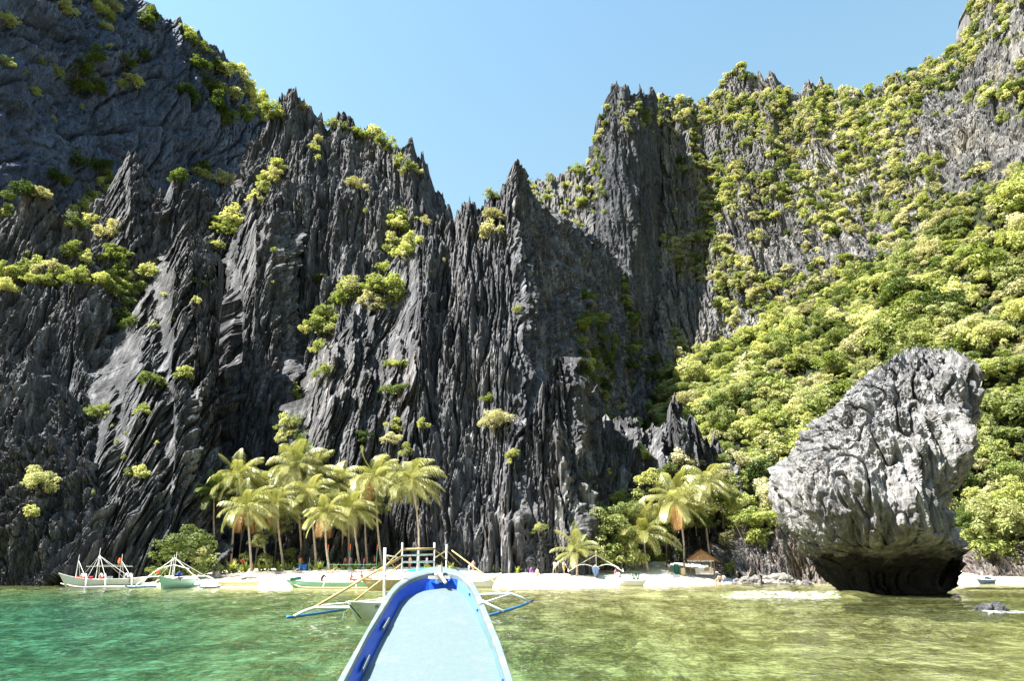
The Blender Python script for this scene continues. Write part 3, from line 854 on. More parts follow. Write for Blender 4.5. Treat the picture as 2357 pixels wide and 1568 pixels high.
def water_mat():
    m, nt, out = new_mat('clear_lagoon_water')
    geo = nt.nodes.new('ShaderNodeNewGeometry')
    fa = nt.nodes.new('ShaderNodeAttribute'); fa.attribute_name = 'foam'
    da = nt.nodes.new('ShaderNodeAttribute'); da.attribute_name = 'depth'
    # small ripples
    mp = mapping(nt, geo.outputs['Position'], (2.0, 2.0, 1.0))
    nz = noise_node(nt, mp.outputs[0], 1.0, 4, 0.55)
    mp2 = mapping(nt, geo.outputs['Position'], (0.75, 0.9, 1.0), (0, 0, 0.2))
    nz2 = noise_node(nt, mp2.outputs[0], 1.0, 3, 0.5)
    ad = nt.nodes.new('ShaderNodeMath'); ad.operation = 'ADD'
    nt.links.new(nz.outputs['Fac'], ad.inputs[0]); nt.links.new(nz2.outputs['Fac'], ad.inputs[1])
    bp = nt.nodes.new('ShaderNodeBump'); bp.inputs['Strength'].default_value = 0.8; bp.inputs['Distance'].default_value = 0.16
    nt.links.new(ad.outputs[0], bp.inputs['Height'])
    # water body: clear in the shallows, milky turquoise where deeper
    tint = ramp(nt, da.outputs['Fac'], [(0.0, (0.93, 0.95, 0.76)), (0.3, (0.76, 0.86, 0.60)), (0.75, (0.52, 0.80, 0.62)), (1.0, (0.40, 0.76, 0.64))])
    tr = nt.nodes.new('ShaderNodeBsdfTransparent')
    nt.links.new(tint.outputs[0], tr.inputs[0])
    body = ramp(nt, da.outputs['Fac'], [(0.0, (0.15, 0.16, 0.055)), (0.35, (0.05, 0.10, 0.04)), (0.8, (0.008, 0.085, 0.055)), (1.0, (0.005, 0.085, 0.065))])
    df = nt.nodes.new('ShaderNodeBsdfDiffuse')
    nt.links.new(body.outputs[0], df.inputs[0])
    bf = nt.nodes.new('ShaderNodeMapRange')
    bf.inputs['From Min'].default_value = 0.05; bf.inputs['From Max'].default_value = 1.0
    bf.inputs['To Min'].default_value = 0.06; bf.inputs['To Max'].default_value = 0.26
    nt.links.new(da.outputs['Fac'], bf.inputs['Value'])
    rf = nt.nodes.new('ShaderNodeBsdfRefraction'); rf.inputs['IOR'].default_value = 1.33; rf.inputs['Roughness'].default_value = 0.0
    nt.links.new(tint.outputs[0], rf.inputs['Color']); nt.links.new(bp.outputs[0], rf.inputs['Normal'])
    mr = nt.nodes.new('ShaderNodeMixShader'); mr.inputs[0].default_value = 0.30
    nt.links.new(tr.outputs[0], mr.inputs[1]); nt.links.new(rf.outputs[0], mr.inputs[2])
    mx = nt.nodes.new('ShaderNodeMixShader')
    nt.links.new(bf.outputs[0], mx.inputs[0]); nt.links.new(mr.outputs[0], mx.inputs[1]); nt.links.new(df.outputs[0], mx.inputs[2])
    gl = nt.nodes.new('ShaderNodeBsdfGlossy'); gl.inputs['Roughness'].default_value = 0.03
    nt.links.new(bp.outputs[0], gl.inputs['Normal'])
    fr = nt.nodes.new('ShaderNodeFresnel'); fr.inputs['IOR'].default_value = 1.36
    nt.links.new(bp.outputs[0], fr.inputs['Normal'])
    mx2 = nt.nodes.new('ShaderNodeMixShader')
    nt.links.new(fr.outputs[0], mx2.inputs[0]); nt.links.new(mx.outputs[0], mx2.inputs[1]); nt.links.new(gl.outputs[0], mx2.inputs[2])
    fo = nt.nodes.new('ShaderNodeBsdfDiffuse'); fo.inputs[0].default_value = (0.55, 0.58, 0.58, 1)
    mx3 = nt.nodes.new('ShaderNodeMixShader')
    fn = noise_node(nt, mapping(nt, geo.outputs['Position'], (2.2, 4.0, 3.0)).outputs[0], 1.0, 6, 0.7)
    f2 = nt.nodes.new('ShaderNodeMath'); f2.operation = 'ADD'
    nt.links.new(fa.outputs['Fac'], f2.inputs[0]); nt.links.new(fn.outputs['Fac'], f2.inputs[1])
    f3 = nt.nodes.new('ShaderNodeMapRange'); f3.inputs['From Min'].default_value = 1.10; f3.inputs['From Max'].default_value = 1.32
    nt.links.new(f2.outputs[0], f3.inputs['Value'])
    nt.links.new(f3.outputs[0], mx3.inputs[0]); nt.links.new(mx2.outputs[0], mx3.inputs[1]); nt.links.new(fo.outputs[0], mx3.inputs[2])
    nt.links.new(mx3.outputs[0], out.inputs[0])
    return m


M['water'] = water_mat()
link('water', make_water(), M['water'], kind='structure', label='clear shallow turquoise and green sea over the reef')
# ------------------------------------------------------------------ foliage
M['leaf_yellow'] = leaf_mat('leaves_yellow_green', (0.13, 0.18, 0.04), (0.34, 0.38, 0.12), (0.60, 0.59, 0.28))
M['leaf_olive'] = leaf_mat('leaves_olive', (0.075, 0.11, 0.028), (0.22, 0.26, 0.09), (0.50, 0.49, 0.26))
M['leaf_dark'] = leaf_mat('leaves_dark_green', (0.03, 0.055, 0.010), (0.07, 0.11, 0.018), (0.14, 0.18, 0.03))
M['leaf_pale'] = leaf_mat('leaves_dry_pale', (0.27, 0.26, 0.14), (0.43, 0.41, 0.25), (0.62, 0.59, 0.40))
M['bark'] = simple_mat('bark_grey_brown', (0.16, 0.13, 0.10), 0.9, 0.3, 5.0, 0.1)


def crown_mesh(name, seed, nb, n, leaf, zs=0.8, low=-0.6, spread=0.62, rb=(0.26, 0.48)):
    """leaf faces spread over many overlapping clumps of a unit crown"""
    r = np.random.RandomState(seed)
    c = r.normal(size=(nb, 3)); c /= np.linalg.norm(c, axis=1)[:, None]
    c *= (r.rand(nb, 1) ** 0.45) * spread
    c[:, 2] = np.where(c[:, 2] < low * spread, -c[:, 2] * .5, c[:, 2])
    R = rb[0] + (rb[1] - rb[0]) * r.rand(nb)
    pick = r.choice(nb, n, p=R ** 2 / (R ** 2).sum())
    d = r.normal(size=(n, 3)); d /= np.linalg.norm(d, axis=1)[:, None]
    d[:, 2] = np.where((d[:, 2] < -0.35) & (r.rand(n) < .7), -d[:, 2], d[:, 2])
    p = c[pick] + d * (R[pick] * (0.72 + 0.36 * r.rand(n)))[:, None]
    p[:, 2] *= zs
    nrm = d * 0.8 + np.array([-0.15, -0.1, 0.35]) + r.normal(size=(n, 3)) * 0.55
    nrm /= np.linalg.norm(nrm, axis=1)[:, None]
    t = np.cross(nrm, r.normal(size=(n, 3))); t /= np.linalg.norm(t, axis=1)[:, None]
    b = np.cross(nrm, t)
    L = (leaf * (0.6 + 0.8 * r.rand(n)))[:, None]
    W = L * (0.38 + 0.2 * r.rand(n))[:, None]
    v = np.stack([p - t * L * .5, p + b * W * .5 - nrm * L * .06, p + t * L * .5 - nrm * L * .10, p - b * W * .5 - nrm * L * .06], 1)
    return mesh_from(name, v.reshape(-1, 3), np.arange(n * 4).reshape(-1, 4))


def stem_mesh(name, seed, h=1.0, nbr=4, r0=0.05):
    rr = random.Random(seed)
    mb = MB()
    top = Vector((rr.uniform(-.12, .12), rr.uniform(-.12, .12), h * .9))
    mid = Vector((rr.uniform(-.1, .1), rr.uniform(-.1, .1), h * .45))
    mb.tube([(0, 0, -0.1), mid, top], [r0, r0 * .75, r0 * .4], 6)
    for k in range(nbr):
        a = rr.uniform(0, 6.28)
        s0 = mid.lerp(top, rr.uniform(0, .8))
        e = s0 + Vector((math.cos(a) * rr.uniform(.3, .55), math.sin(a) * rr.uniform(.3, .55), rr.uniform(.15, .5)))
        mb.tube([s0, s0.lerp(e, .5) + Vector((0, 0, .05)), e], [r0 * .5, r0 * .35, r0 * .15], 5)
    me = bpy.data.meshes.new(name)
    me.from_pydata(mb.v, [], mb.f)
    me.update()
    return me


SHRUB = [crown_mesh('crown', 100 + i, 15 + i, 720, 0.19, 0.9, rb=(0.16, 0.42), spread=0.85) for i in range(5)]
SMALL = [crown_mesh('crown', 140 + i, 6, 170, 0.30, 0.85) for i in range(3)]
TREE = [crown_mesh('crown', 200 + i, 30, 2800, 0.105, 0.75, rb=(0.13, 0.36), spread=0.88) for i in range(3)]
UMB = [crown_mesh('crown', 230 + i, 22, 1700, 0.12, 0.5, rb=(0.15, 0.36), spread=0.85) for i in range(2)]
STEM = [stem_mesh('trunk', 300 + i, 1.0, 5, 0.05) for i in range(4)]
for me in STEM: me.materials.append(M['bark'])
for me in SHRUB + SMALL + TREE + UMB: me.materials.append(M['leaf_yellow'])


def set_mat(o, mat):
    o.material_slots[0].link = 'OBJECT'
    o.material_slots[0].material = mat


def plant(name, pos, r, crown, mat, label, cat, group, rng, stem_h=0.9, sq=1.0, lean=(0, 0), extra=0):
    """a shrub or tree: an Empty at its foot with a trunk and a crown"""
    root = empty(name, pos, label, cat, group)
    t = bpy.data.objects.new('trunk', STEM[rng.randrange(len(STEM))]); COL.objects.link(t)
    t.parent = root; t.scale = (r, r, r * max(stem_h, .3)); t.rotation_euler = (0, 0, rng.uniform(0, 6.28))
    c = bpy.data.objects.new('crown', crown); COL.objects.link(c)
    c.parent = root
    c.location = (lean[0], lean[1], r * stem_h * 0.9)
    c.scale = (r * rng.uniform(.9, 1.12), r * rng.uniform(.9, 1.12), r * sq * rng.uniform(.9, 1.1))
    c.rotation_euler = (rng.uniform(-.2, .2), rng.uniform(-.2, .2), rng.uniform(0, 6.28))
    set_mat(c, M[mat])
    for q in range(extra):
        e = bpy.data.objects.new('crown', SHRUB[rng.randrange(5)]); COL.objects.link(e)
        e.parent = root
        k = rng.uniform(.5, .8)
        e.location = (rng.uniform(.5, .95) * r * (-1 if q % 2 else 1), rng.uniform(-.3, .2) * r, r * rng.uniform(.1, .9))
        e.scale = (r * k, r * k, r * k * rng.uniform(.7, 1.2)); e.rotation_euler = (rng.uniform(-.3, .3), 0, rng.uniform(0, 6.28))
        set_mat(e, M[mat])
    return root


def rock_point(dx, dy):
    """the rock surface seen at a photo point"""
    i, j = int(dy / 2), int(dx / 2)
    for rad in (0, 1, 2, 4, 7, 12, 20):
        i0, i1 = max(0, i - rad), min(GRID_H, i + rad + 1); j0, j1 = max(0, j - rad), min(GRID_W, j + rad + 1)
        if i0 >= i1 or j0 >= j1: continue
        d = zdep[i0:i1, j0:j1]
        k = np.argmin(d)
        if d.flat[k] < 1e8:
            return zpos[i0:i1, j0:j1].reshape(-1, 3)[k], d.flat[k]
    return None, None


# (dx, dy, radius on the photo grid, material) for every shrub that stands out on the dark cliffs
Y_, O_, D_, P_ = 'leaf_yellow', 'leaf_olive', 'leaf_dark', 'leaf_pale'
CLUSTERS = [
    ('in the gully beside the leaning rock blades', [(88, 442, 18, P_), (11, 490, 22, Y_), (165, 490, 22, Y_), (195, 470, 24, Y_), (215, 450, 22, Y_), (235, 422, 20, Y_), (250, 402, 17, Y_), (182, 508, 20, O_), (207, 502, 18, Y_)]),
    ('on the dark face above the planted ledge', [(257, 528, 24, P_), (220, 556, 22, Y_), (174, 573, 26, Y_), (274, 582, 26, Y_), (40, 575, 10, P_), (62, 585, 9, O_)]),
    ('on the flat top of the left block', [(8, 615, 22, Y_), (35, 625, 22, Y_), (60, 618, 20, O_), (90, 614, 22, Y_), (120, 612, 22, P_), (150, 625, 24, Y_), (175, 634, 22, Y_), (205, 630, 22, Y_), (235, 642, 22, Y_), (20, 655, 20, Y_), (45, 668, 14, O_), (110, 640, 20, Y_), (80, 642, 18, Y_), (250, 664, 20, O_), (135, 655, 14, Y_)]),
    ('in the notch right of the left block', [(265, 642, 22, Y_), (285, 622, 22, Y_), (310, 606, 24, Y_), (330, 600, 22, Y_), (346, 620, 18, Y_), (320, 640, 20, O_), (300, 655, 20, Y_), (280, 676, 22, Y_), (330, 660, 18, Y_), (357, 603, 12, P_), (272, 722, 24, D_), (286, 700, 22, O_), (300, 740, 18, D_)]),
    ('on the crest of the leaning blades', [(527, 410, 24, P_), (462, 396, 16, Y_), (415, 400, 20, D_), (537, 500, 30, Y_), (530, 525, 22, Y_), (605, 432, 18, Y_), (590, 456, 16, Y_), (620, 410, 18, Y_), (640, 376, 16, Y_), (630, 395, 14, P_), (502, 566, 18, O_)]),
    ('on the slanting arete above the boats', [(582, 593, 9, O_), (442, 640, 8, O_), (470, 651, 8, Y_), (453, 692, 12, Y_), (358, 748, 12, Y_), (379, 677, 9, Y_), (427, 782, 14, Y_), (620, 647, 12, O_), (605, 756, 16, Y_), (625, 821, 10, Y_), (422, 856, 18, Y_), (332, 935, 13, Y_), (239, 942, 22, Y_), (123, 879, 8, O_), (249, 1058, 14, Y_), (235, 1083, 14, Y_), (260, 980, 8, O_), (270, 1015, 8, Y_), (249, 1033, 9, Y_), (320, 1083, 20, Y_), (285, 1052, 8, Y_), (414, 1047, 5, Y_), (215, 1133, 6, Y_), (290, 1000, 6, O_), (360, 1020, 6, Y_), (400, 735, 7, Y_)]),
    ('on the ragged ridge left of the gap', [(705, 247, 12, P_), (770, 284, 14, Y_), (795, 292, 12, O_), (820, 302, 14, Y_), (862, 302, 20, Y_), (884, 322, 18, Y_), (901, 340, 16, Y_), (927, 370, 18, Y_), (941, 380, 14, O_), (958, 392, 12, Y_), (823, 426, 24, P_), (725, 340, 14, Y_), (736, 318, 12, O_), (730, 360, 10, Y_), (840, 482, 8, Y_), (657, 522, 16, Y_), (631, 574, 10, Y_), (627, 648, 9, Y_), (683, 480, 9, Y_)]),
    ('in the green chute down the ridge', [(927, 500, 26, Y_), (919, 518, 20, Y_), (977, 508, 14, P_), (1006, 543, 16, O_), (906, 552, 20, O_), (949, 552, 24, Y_), (893, 575, 18, O_), (936, 575, 22, Y_), (884, 617, 24, Y_), (901, 652, 28, Y_), (914, 680, 26, Y_), (866, 648, 20, Y_), (823, 656, 26, O_), (801, 678, 24, Y_), (784, 680, 20, O_), (853, 680, 18, P_), (731, 702, 28, Y_), (757, 718, 30, O_), (784, 730, 26, D_), (731, 740, 24, Y_), (766, 757, 22, O_), (740, 796, 18, Y_), (749, 848, 18, Y_), (720, 680, 20, D_), (728, 640, 16, D_), (890, 700, 18, P_), (870, 700, 16, P_)]),
    ('among the flutes of the central cliff', [(1128, 526, 24, P_), (1136, 491, 20, P_), (1132, 447, 14, O_), (1184, 392, 9, Y_), (1215, 420, 12, O_), (990, 626, 8, O_), (1032, 748, 6, Y_), (930, 836, 14, Y_), (901, 836, 13, Y_), (961, 889, 14, Y_), (1123, 915, 14, Y_), (904, 974, 18, Y_), (676, 900, 18, Y_), (670, 938, 22, Y_), (662, 966, 20, Y_), (664, 1000, 20, O_), (1179, 1042, 14, Y_), (1170, 1060, 10, Y_), (1280, 840, 12, P_), (1240, 1212, 14, O_), (1190, 712, 12, O_), (1020, 600, 8, P_), (975, 700, 8, O_)]),
    ('among the needle pinnacles', [(1510, 994, 20, Y_), (1457, 1026, 22, Y_), (1478, 1042, 18, Y_), (1510, 1063, 18, O_), (1340, 913, 12, O_), (1401, 1083, 10, Y_), (1563, 1054, 22, P_), (1590, 1060, 18, P_), (1540, 1075, 16, O_)]),
    ('on the skyline of the left mountain', [(423, 70, 18, Y_), (448, 90, 22, O_), (470, 112, 18, O_), (522, 164, 20, O_), (552, 160, 20, Y_), (575, 178, 16, O_), (597, 184, 22, Y_), (612, 214, 24, Y_), (627, 239, 22, Y_), (587, 249, 20, O_), (602, 274, 14, P_), (542, 214, 18, O_), (500, 150, 18, D_), (640, 262, 14, Y_)]),
    ('on the shaded wall of the left mountain', [(159, 15, 24, O_), (239, 25, 24, Y_), (259, 12, 20, P_), (20, 40, 18, Y_), (256, 109, 8, Y_), (308, 184, 18, Y_), (278, 194, 14, Y_), (134, 164, 16, Y_), (94, 139, 12, Y_), (20, 144, 16, Y_), (80, 209, 14, Y_), (60, 164, 8, Y_), (124, 273, 10, O_), (189, 244, 8, Y_), (325, 192, 12, Y_), (240, 60, 14, O_), (350, 30, 16, D_), (190, 160, 26, D_), (220, 130, 24, D_), (480, 190, 28, D_), (500, 235, 26, D_), (520, 270, 22, D_), (465, 150, 20, D_), (440, 210, 22, D_), (150, 420, 22, D_), (60, 430, 24, D_), (120, 398, 22, D_), (180, 365, 20, D_), (235, 380, 20, D_), (340, 50, 18, D_), (290, 140, 20, D_), (330, 130, 18, D_), (560, 260, 24, D_), (470, 380, 18, D_), (180, 200, 22, D_), (230, 200, 20, D_)]),
]
rng = random.Random(12)
ORD = ['first', 'second', 'third', 'fourth', 'fifth', 'sixth', 'seventh', 'eighth', 'ninth', 'tenth', 'eleventh', 'twelfth', 'thirteenth', 'fourteenth', 'fifteenth', 'sixteenth', 'seventeenth', 'eighteenth', 'nineteenth', 'twentieth', 'twenty-first', 'twenty-second', 'twenty-third', 'twenty-fourth', 'twenty-fifth', 'twenty-sixth', 'twenty-seventh', 'twenty-eighth']
HUE = {Y_: 'yellow-green', O_: 'olive', D_: 'dark green', P_: 'pale dry'}
for place, items in CLUSTERS:
    items = sorted(items, key=lambda q: q[0])
    seen = {}
    for k, (dx, dy, rp, mt) in enumerate(items):
        size = 'tiny' if rp < 10 else 'small' if rp < 16 else 'medium' if rp < 22 else 'large'
        key = (size, mt)
        tot = sum(1 for q in items if (('tiny' if q[2] < 10 else 'small' if q[2] < 16 else 'medium' if q[2] < 22 else 'large'), q[3]) == key)
        i_ = seen.get(key, 0); seen[key] = i_ + 1
        label = '%s %s shrub %s' % (size, HUE[mt], place) + ('' if tot == 1 else ', %s such from left' % ORD[i_])
        p, dep = rock_point(dx, dy + rp * 0.25)
        if p is None: continue
        r = rp * dep / F
        r *= 1.2
        pos = Vector(p) + Vector((0, -r * 0.35, -r * 0.75))
        me = SMALL[rng.randrange(3)] if rp < 11 else SHRUB[rng.randrange(5)]
        plant('shrub', pos, r, me, mt, label, 'shrub', 'shrubs ' + place, rng, stem_h=0.85, extra=0 if rp < 13 else 2)

# plants with a look of their own
for dx, dy, rp, mt, cr, lab in ((2335, 455, 62, Y_, TREE[0], 'big bright tree at the right edge below the bare cliff, uppermost of four'), (2350, 570, 66, Y_, TREE[1], 'big bright tree at the right edge, second of four from the top'), (2312, 650, 50, O_, TREE[2], 'olive tree near the right edge, third of four from the top'), (2350, 730, 60, Y_, TREE[0], 'big bright tree at the right edge, lowest of four'),
                               (366, 884, 44, O_, UMB[0], 'broad spreading bush on the slanting arete above the moored boats'),
                               (103, 1112, 46, O_, TREE[0], 'large bush hanging on the craggy outcrop at the lower left'),
                               (72, 1176, 22, Y_, SHRUB[1], 'smaller yellow bush just below the large one on the lower left outcrop'),
                               (920, 901, 42, O_, UMB[1], 'wide bush midway up the fluted cliff above the palms'),
                               (1139, 972, 42, P_, TREE[1], 'round pale bush like a ball in the dark hollow of the central cliff'),
                               (971, 978, 20, Y_, SHRUB[2], 'bright lime shrub beside the flutes left of the round pale bush'),
                               (836, 1012, 32, D_, TREE[2], 'dark green tree leaning from the ledge just above the palms'),
                               (904, 1016, 28, P_, TREE[0], 'pale leafy tree on the ledge behind the tallest palm'),
                               (936, 1040, 22, O_, SHRUB[3], 'olive shrub touching the fronds of the tallest palm')):
    p, dep = rock_point(dx, dy)
    r = rp * dep / F
    plant('bush', Vector(p) + Vector((0, -r * .4, -r * .8)), r, cr, mt, lab, 'bush', None, rng, stem_h=0.9)


for k, (dx, dy, rp, mt) in enumerate(((1545, 1130, 34, Y_), (1590, 1112, 34, Y_), (1585, 1165, 30, O_), (1640, 1100, 30, P_), (1640, 1150, 38, Y_), (1690, 1115, 36, Y_), (1700, 1165, 36, Y_), (1745, 1085, 36, P_), (1760, 1140, 40, Y_), (1720, 1060, 34, Y_), (1660, 1060, 26, O_), (1625, 1200, 28, O_), (1680, 1200, 30, Y_), (1560, 1205, 28, D_), (1760, 1185, 34, Y_), (1450, 1120, 28, O_), (1425, 1150, 30, Y_), (1520, 1170, 30, O_), (1480, 1150, 26, Y_))):
    p, dep = rock_point(dx, dy)
    r = rp * dep / F
    lab = '%s bush on the rocks between pinnacles and mushroom rock, %s from the left' % (HUE[mt], ORD[sorted(range(19), key=lambda q: (1545, 1590, 1585, 1640, 1640.5, 1690, 1700, 1745, 1760, 1720, 1660, 1625, 1680, 1560, 1760.5, 1450, 1425, 1520, 1480)[q]).index(k)])
    plant('bush', Vector(p) + Vector((0, -r * .5, -r * .8)), r, TREE[k % 3], mt, lab, 'bush', 'bushes between the pinnacles and the mushroom rock', rng, stem_h=0.85)


# ------------------------------------------------------------------ vegetation that reads as a mass: points that carry leafy crowns
def scatter(name, pts, scl, idx, protos, label):
    n = len(pts)
    me = bpy.data.meshes.new(name)
    me.vertices.add(n)
    me.vertices.foreach_set('co', np.asarray(pts, np.float32).ravel())
    a = me.attributes.new('scl', 'FLOAT', 'POINT'); a.data.foreach_set('value', np.asarray(scl, np.float32))
    a = me.attributes.new('idx', 'INT', 'POINT'); a.data.foreach_set('value', np.asarray(idx, np.int32))
    rz = np.random.RandomState(n).rand(n) * 6.28
    a = me.attributes.new('rz', 'FLOAT', 'POINT'); a.data.foreach_set('value', rz.astype(np.float32))
    rq = np.random.RandomState(n + 1)
    for nm_, lo, hi in (('sx', .7, 1.35), ('sy', .7, 1.35), ('sz', .55, 1.3), ('tx', -.45, .45)):
        a = me.attributes.new(nm_, 'FLOAT', 'POINT'); a.data.foreach_set('value', (lo + (hi - lo) * rq.rand(n)).astype(np.float32))
    o = link(name, me, None, kind='stuff', label=label)
    col = bpy.data.collections.new(name + '_kinds')
    for k, (m_, mt) in enumerate(protos):
        po = bpy.data.objects.new('%03d_crown' % k, m_)
        col.objects.link(po)
        set_mat(po, M[mt])
    ng = bpy.data.node_groups.new(name, 'GeometryNodeTree')
    ng.interface.new_socket('Geometry', in_out='INPUT', socket_type='NodeSocketGeometry')
    ng.interface.new_socket('Geometry', in_out='OUTPUT', socket_type='NodeSocketGeometry')
    gi = ng.nodes.new('NodeGroupInput'); go = ng.nodes.new('NodeGroupOutput')
    ip = ng.nodes.new('GeometryNodeInstanceOnPoints')
    ci = ng.nodes.new('GeometryNodeCollectionInfo')
    ci.inputs['Collection'].default_value = col
    ci.inputs['Separate Children'].default_value = True
    ci.inputs['Reset Children'].default_value = True
    ip.inputs['Pick Instance'].default_value = True
    def named(nm, typ):
        q = ng.nodes.new('GeometryNodeInputNamedAttribute'); q.data_type = typ
        q.inputs['Name'].default_value = nm
        return q.outputs['Attribute']
    cx = ng.nodes.new('ShaderNodeCombineXYZ')
    ng.links.new(named('rz', 'FLOAT'), cx.inputs['Z'])
    cs = ng.nodes.new('ShaderNodeCombineXYZ')
    s_ = named('scl', 'FLOAT')
    for q in ('X', 'Y', 'Z'):
        mm_ = ng.nodes.new('ShaderNodeMath'); mm_.operation = 'MULTIPLY'
        ng.links.new(s_, mm_.inputs[0]); ng.links.new(named('s' + q.lower(), 'FLOAT'), mm_.inputs[1])
        ng.links.new(mm_.outputs[0], cs.inputs[q])
    ng.links.new(named('tx', 'FLOAT'), cx.inputs['X'])
    ng.links.new(gi.outputs[0], ip.inputs['Points'])
    ng.links.new(ci.outputs[0], ip.inputs['Instance'])
    ng.links.new(named('idx', 'INT'), ip.inputs['Instance Index'])
    ng.links.new(cx.outputs[0], ip.inputs['Rotation'])
    ng.links.new(cs.outputs[0], ip.inputs['Scale'])
    ng.links.new(ip.outputs[0], go.inputs[0])
    md = o.modifiers.new('scatter', 'NODES')
    md.node_group = ng
    return o


def sheet(name, k=0):
    return [v for v in SHEETS.values() if v[0] == name][k]


def pick_on(P, Nn, mask, n, seed, lift=0.2):
    r = np.random.RandomState(seed)
    # weight by the area of each grid cell
    du = np.linalg.norm(np.gradient(P, axis=1), axis=-1); dv = np.linalg.norm(np.gradient(P, axis=0), axis=-1)
    w = (np.minimum(du, 3) * np.minimum(dv, 3) * mask).ravel()
    k = r.choice(w.size, n, p=w / w.sum(), replace=False)
    return P.reshape(-1, 3)[k], Nn.reshape(-1, 3)[k], r


PROT = [(SHRUB[0], Y_), (SHRUB[1], Y_), (SHRUB[2], O_), (SHRUB[3], O_), (SHRUB[4], P_), (SHRUB[0], P_), (SHRUB[1], D_), (SHRUB[2], Y_)]

# right wall: patchy cover, thicker along the top and towards the forest, bare pale rock at the far right
_, P, Nn = sheet('cliff', 1)
px, py, _d = project(P[..., 0], P[..., 1], P[..., 2])
nz = fbm(P[..., 0] * 0.05, P[..., 2] * 0.035, P[..., 1] * 0.02, 4, 0.7)
srow = np.linspace(0, 1, P.shape[0])[:, None]
cov = 0.12 + nz + 0.9 * smooth01(.87, .94, srow) * (px > 2030) * smooth01(2330, 2260, px)
cov = cov + 0.35 * smooth01(420, 220, py) * (px < 2080)                       # green crest
cov = cov + 0.18 * smooth01(1560, 1750, px) * smooth01(300, 420, py)
bare = smooth01(2075, 2140, px) * smooth01(560, 470, py) + 0.7 * np.exp(-((px - 2110) / 50) ** 2 - ((py - 420) / 80) ** 2)
cov = cov - 0.40 * np.clip(bare, 0, 1) + 0.5 * np.exp(-((px - 2180) / 55) ** 2 - ((py - 500) / 70) ** 2)
cov = cov - 0.45 * np.exp(-((px - 1640) / 110) ** 2 - ((py - 740) / 70) ** 2)   # pale rock above the forest
cov = cov - 1.0 * (smooth01(1560, 1500, px) * smooth01(300, 340, py))
edge = smooth01(60, 0, np.abs((px - 2060) * 0.75 - (200 - py))) * (px > 2040)
cov = cov + 0.9 * edge * smooth01(2360, 2200, px)
mask = smooth01(-0.05, 0.15, cov)
pts, nn, r = pick_on(P, Nn, mask, 8600, 3)
sc_ = 0.4 + 2.3 * r.rand(len(pts)) ** 3.2
idx = np.array([0, 1, 2, 3, 4, 5, 6, 7])[r.choice(8, len(pts), p=[.15, .12, .15, .12, .14, .10, .13, .09])]
scatter('cliff_shrubs', pts + nn * 0.3, sc_, idx, PROT, 'patchy yellow green shrubs covering the right cliff wall')

# hill forest
TPROT = [(TREE[0], Y_), (TREE[1], O_), (TREE[2], Y_), (UMB[0], O_), (TREE[0], P_), (SHRUB[1], Y_), (TREE[1], D_), (SHRUB[3], O_)]
_, P, Nn = sheet('hill')
px, py, _d = project(P[..., 0], P[..., 1], P[..., 2])
mask = np.ones_like(px) * (px < 2790)
pts, nn, r = pick_on(P, Nn, mask, 2050, 5)
sc_ = 1.0 + 4.0 * r.rand(len(pts)) ** 2.4
idx = r.choice(8, len(pts), p=[.17, .16, .13, .12, .13, .08, .13, .08])
dist = np.linalg.norm(pts, axis=1)
ppx, ppy, _d = project(pts[:, 0], pts[:, 1], pts[:, 2])
hid = (ppx > 1800) & (ppx < 2230) & (ppy > 900 + 0.0 * ppx)
single = np.zeros(len(pts), bool)
vis = np.where(~hid & (ppx > 1500) & (ppx < 2340) & (ppy < 1230))[0]
single[vis[np.argsort(dist[vis] - 6 * sc_[vis])[:170]]] = True
rest = ~single
scatter('forest', pts[rest] + nn[rest] * 0.9, sc_[rest], idx[rest], TPROT, 'dense green forest mass on the steep slope')
tree_labels = {}
for k in sorted(np.where(single)[0], key=lambda q: ppx[q]):
    mm, mt = TPROT[idx[k]]
    pos = Vector(pts[k]) + Vector((0, 0, -0.5))
    cx_ = ppx[k]
    hue = {Y_: 'yellow-green', O_: 'olive', D_: 'dark green', P_: 'pale dry'}[mt]
    where = ('just behind the hut' if cx_ < 1640 else 'between hut and mushroom rock' if cx_ < 1790 else 'above the mushroom rock' if cx_ < 2240 else 'right of the mushroom rock')
    lev = 'low on the slope' if ppy[k] > 1060 else 'midway up the slope' if ppy[k] > 930 else 'high on the slope'
    big_ = 'large ' if sc_[k] > 3.0 else 'small ' if sc_[k] < 2.1 else ''
    lab = big_ + hue + ' tree ' + where + ', ' + lev
    t_ = plant('tree', pos, float(sc_[k]), mm, mt, lab, 'tree', 'trees ' + where, rng, stem_h=0.9)
    tree_labels.setdefault(lab, []).append(t_)
for lab, ts in tree_labels.items():
    if len(ts) > 1:
        for i_, t_ in enumerate(ts): t_['label'] = lab + ', %s from left' % ORD[i_]

pts, nn, r = pick_on(P, Nn, mask, 1800, 15)
scatter('undergrowth', pts + nn * 1.6, 0.7 + 1.3 * r.rand(len(pts)) ** 2, r.choice(8, len(pts), p=[.17, .15, .15, .12, .13, .10, .09, .09]), PROT, 'small bushes and creepers between the trees of the slope')
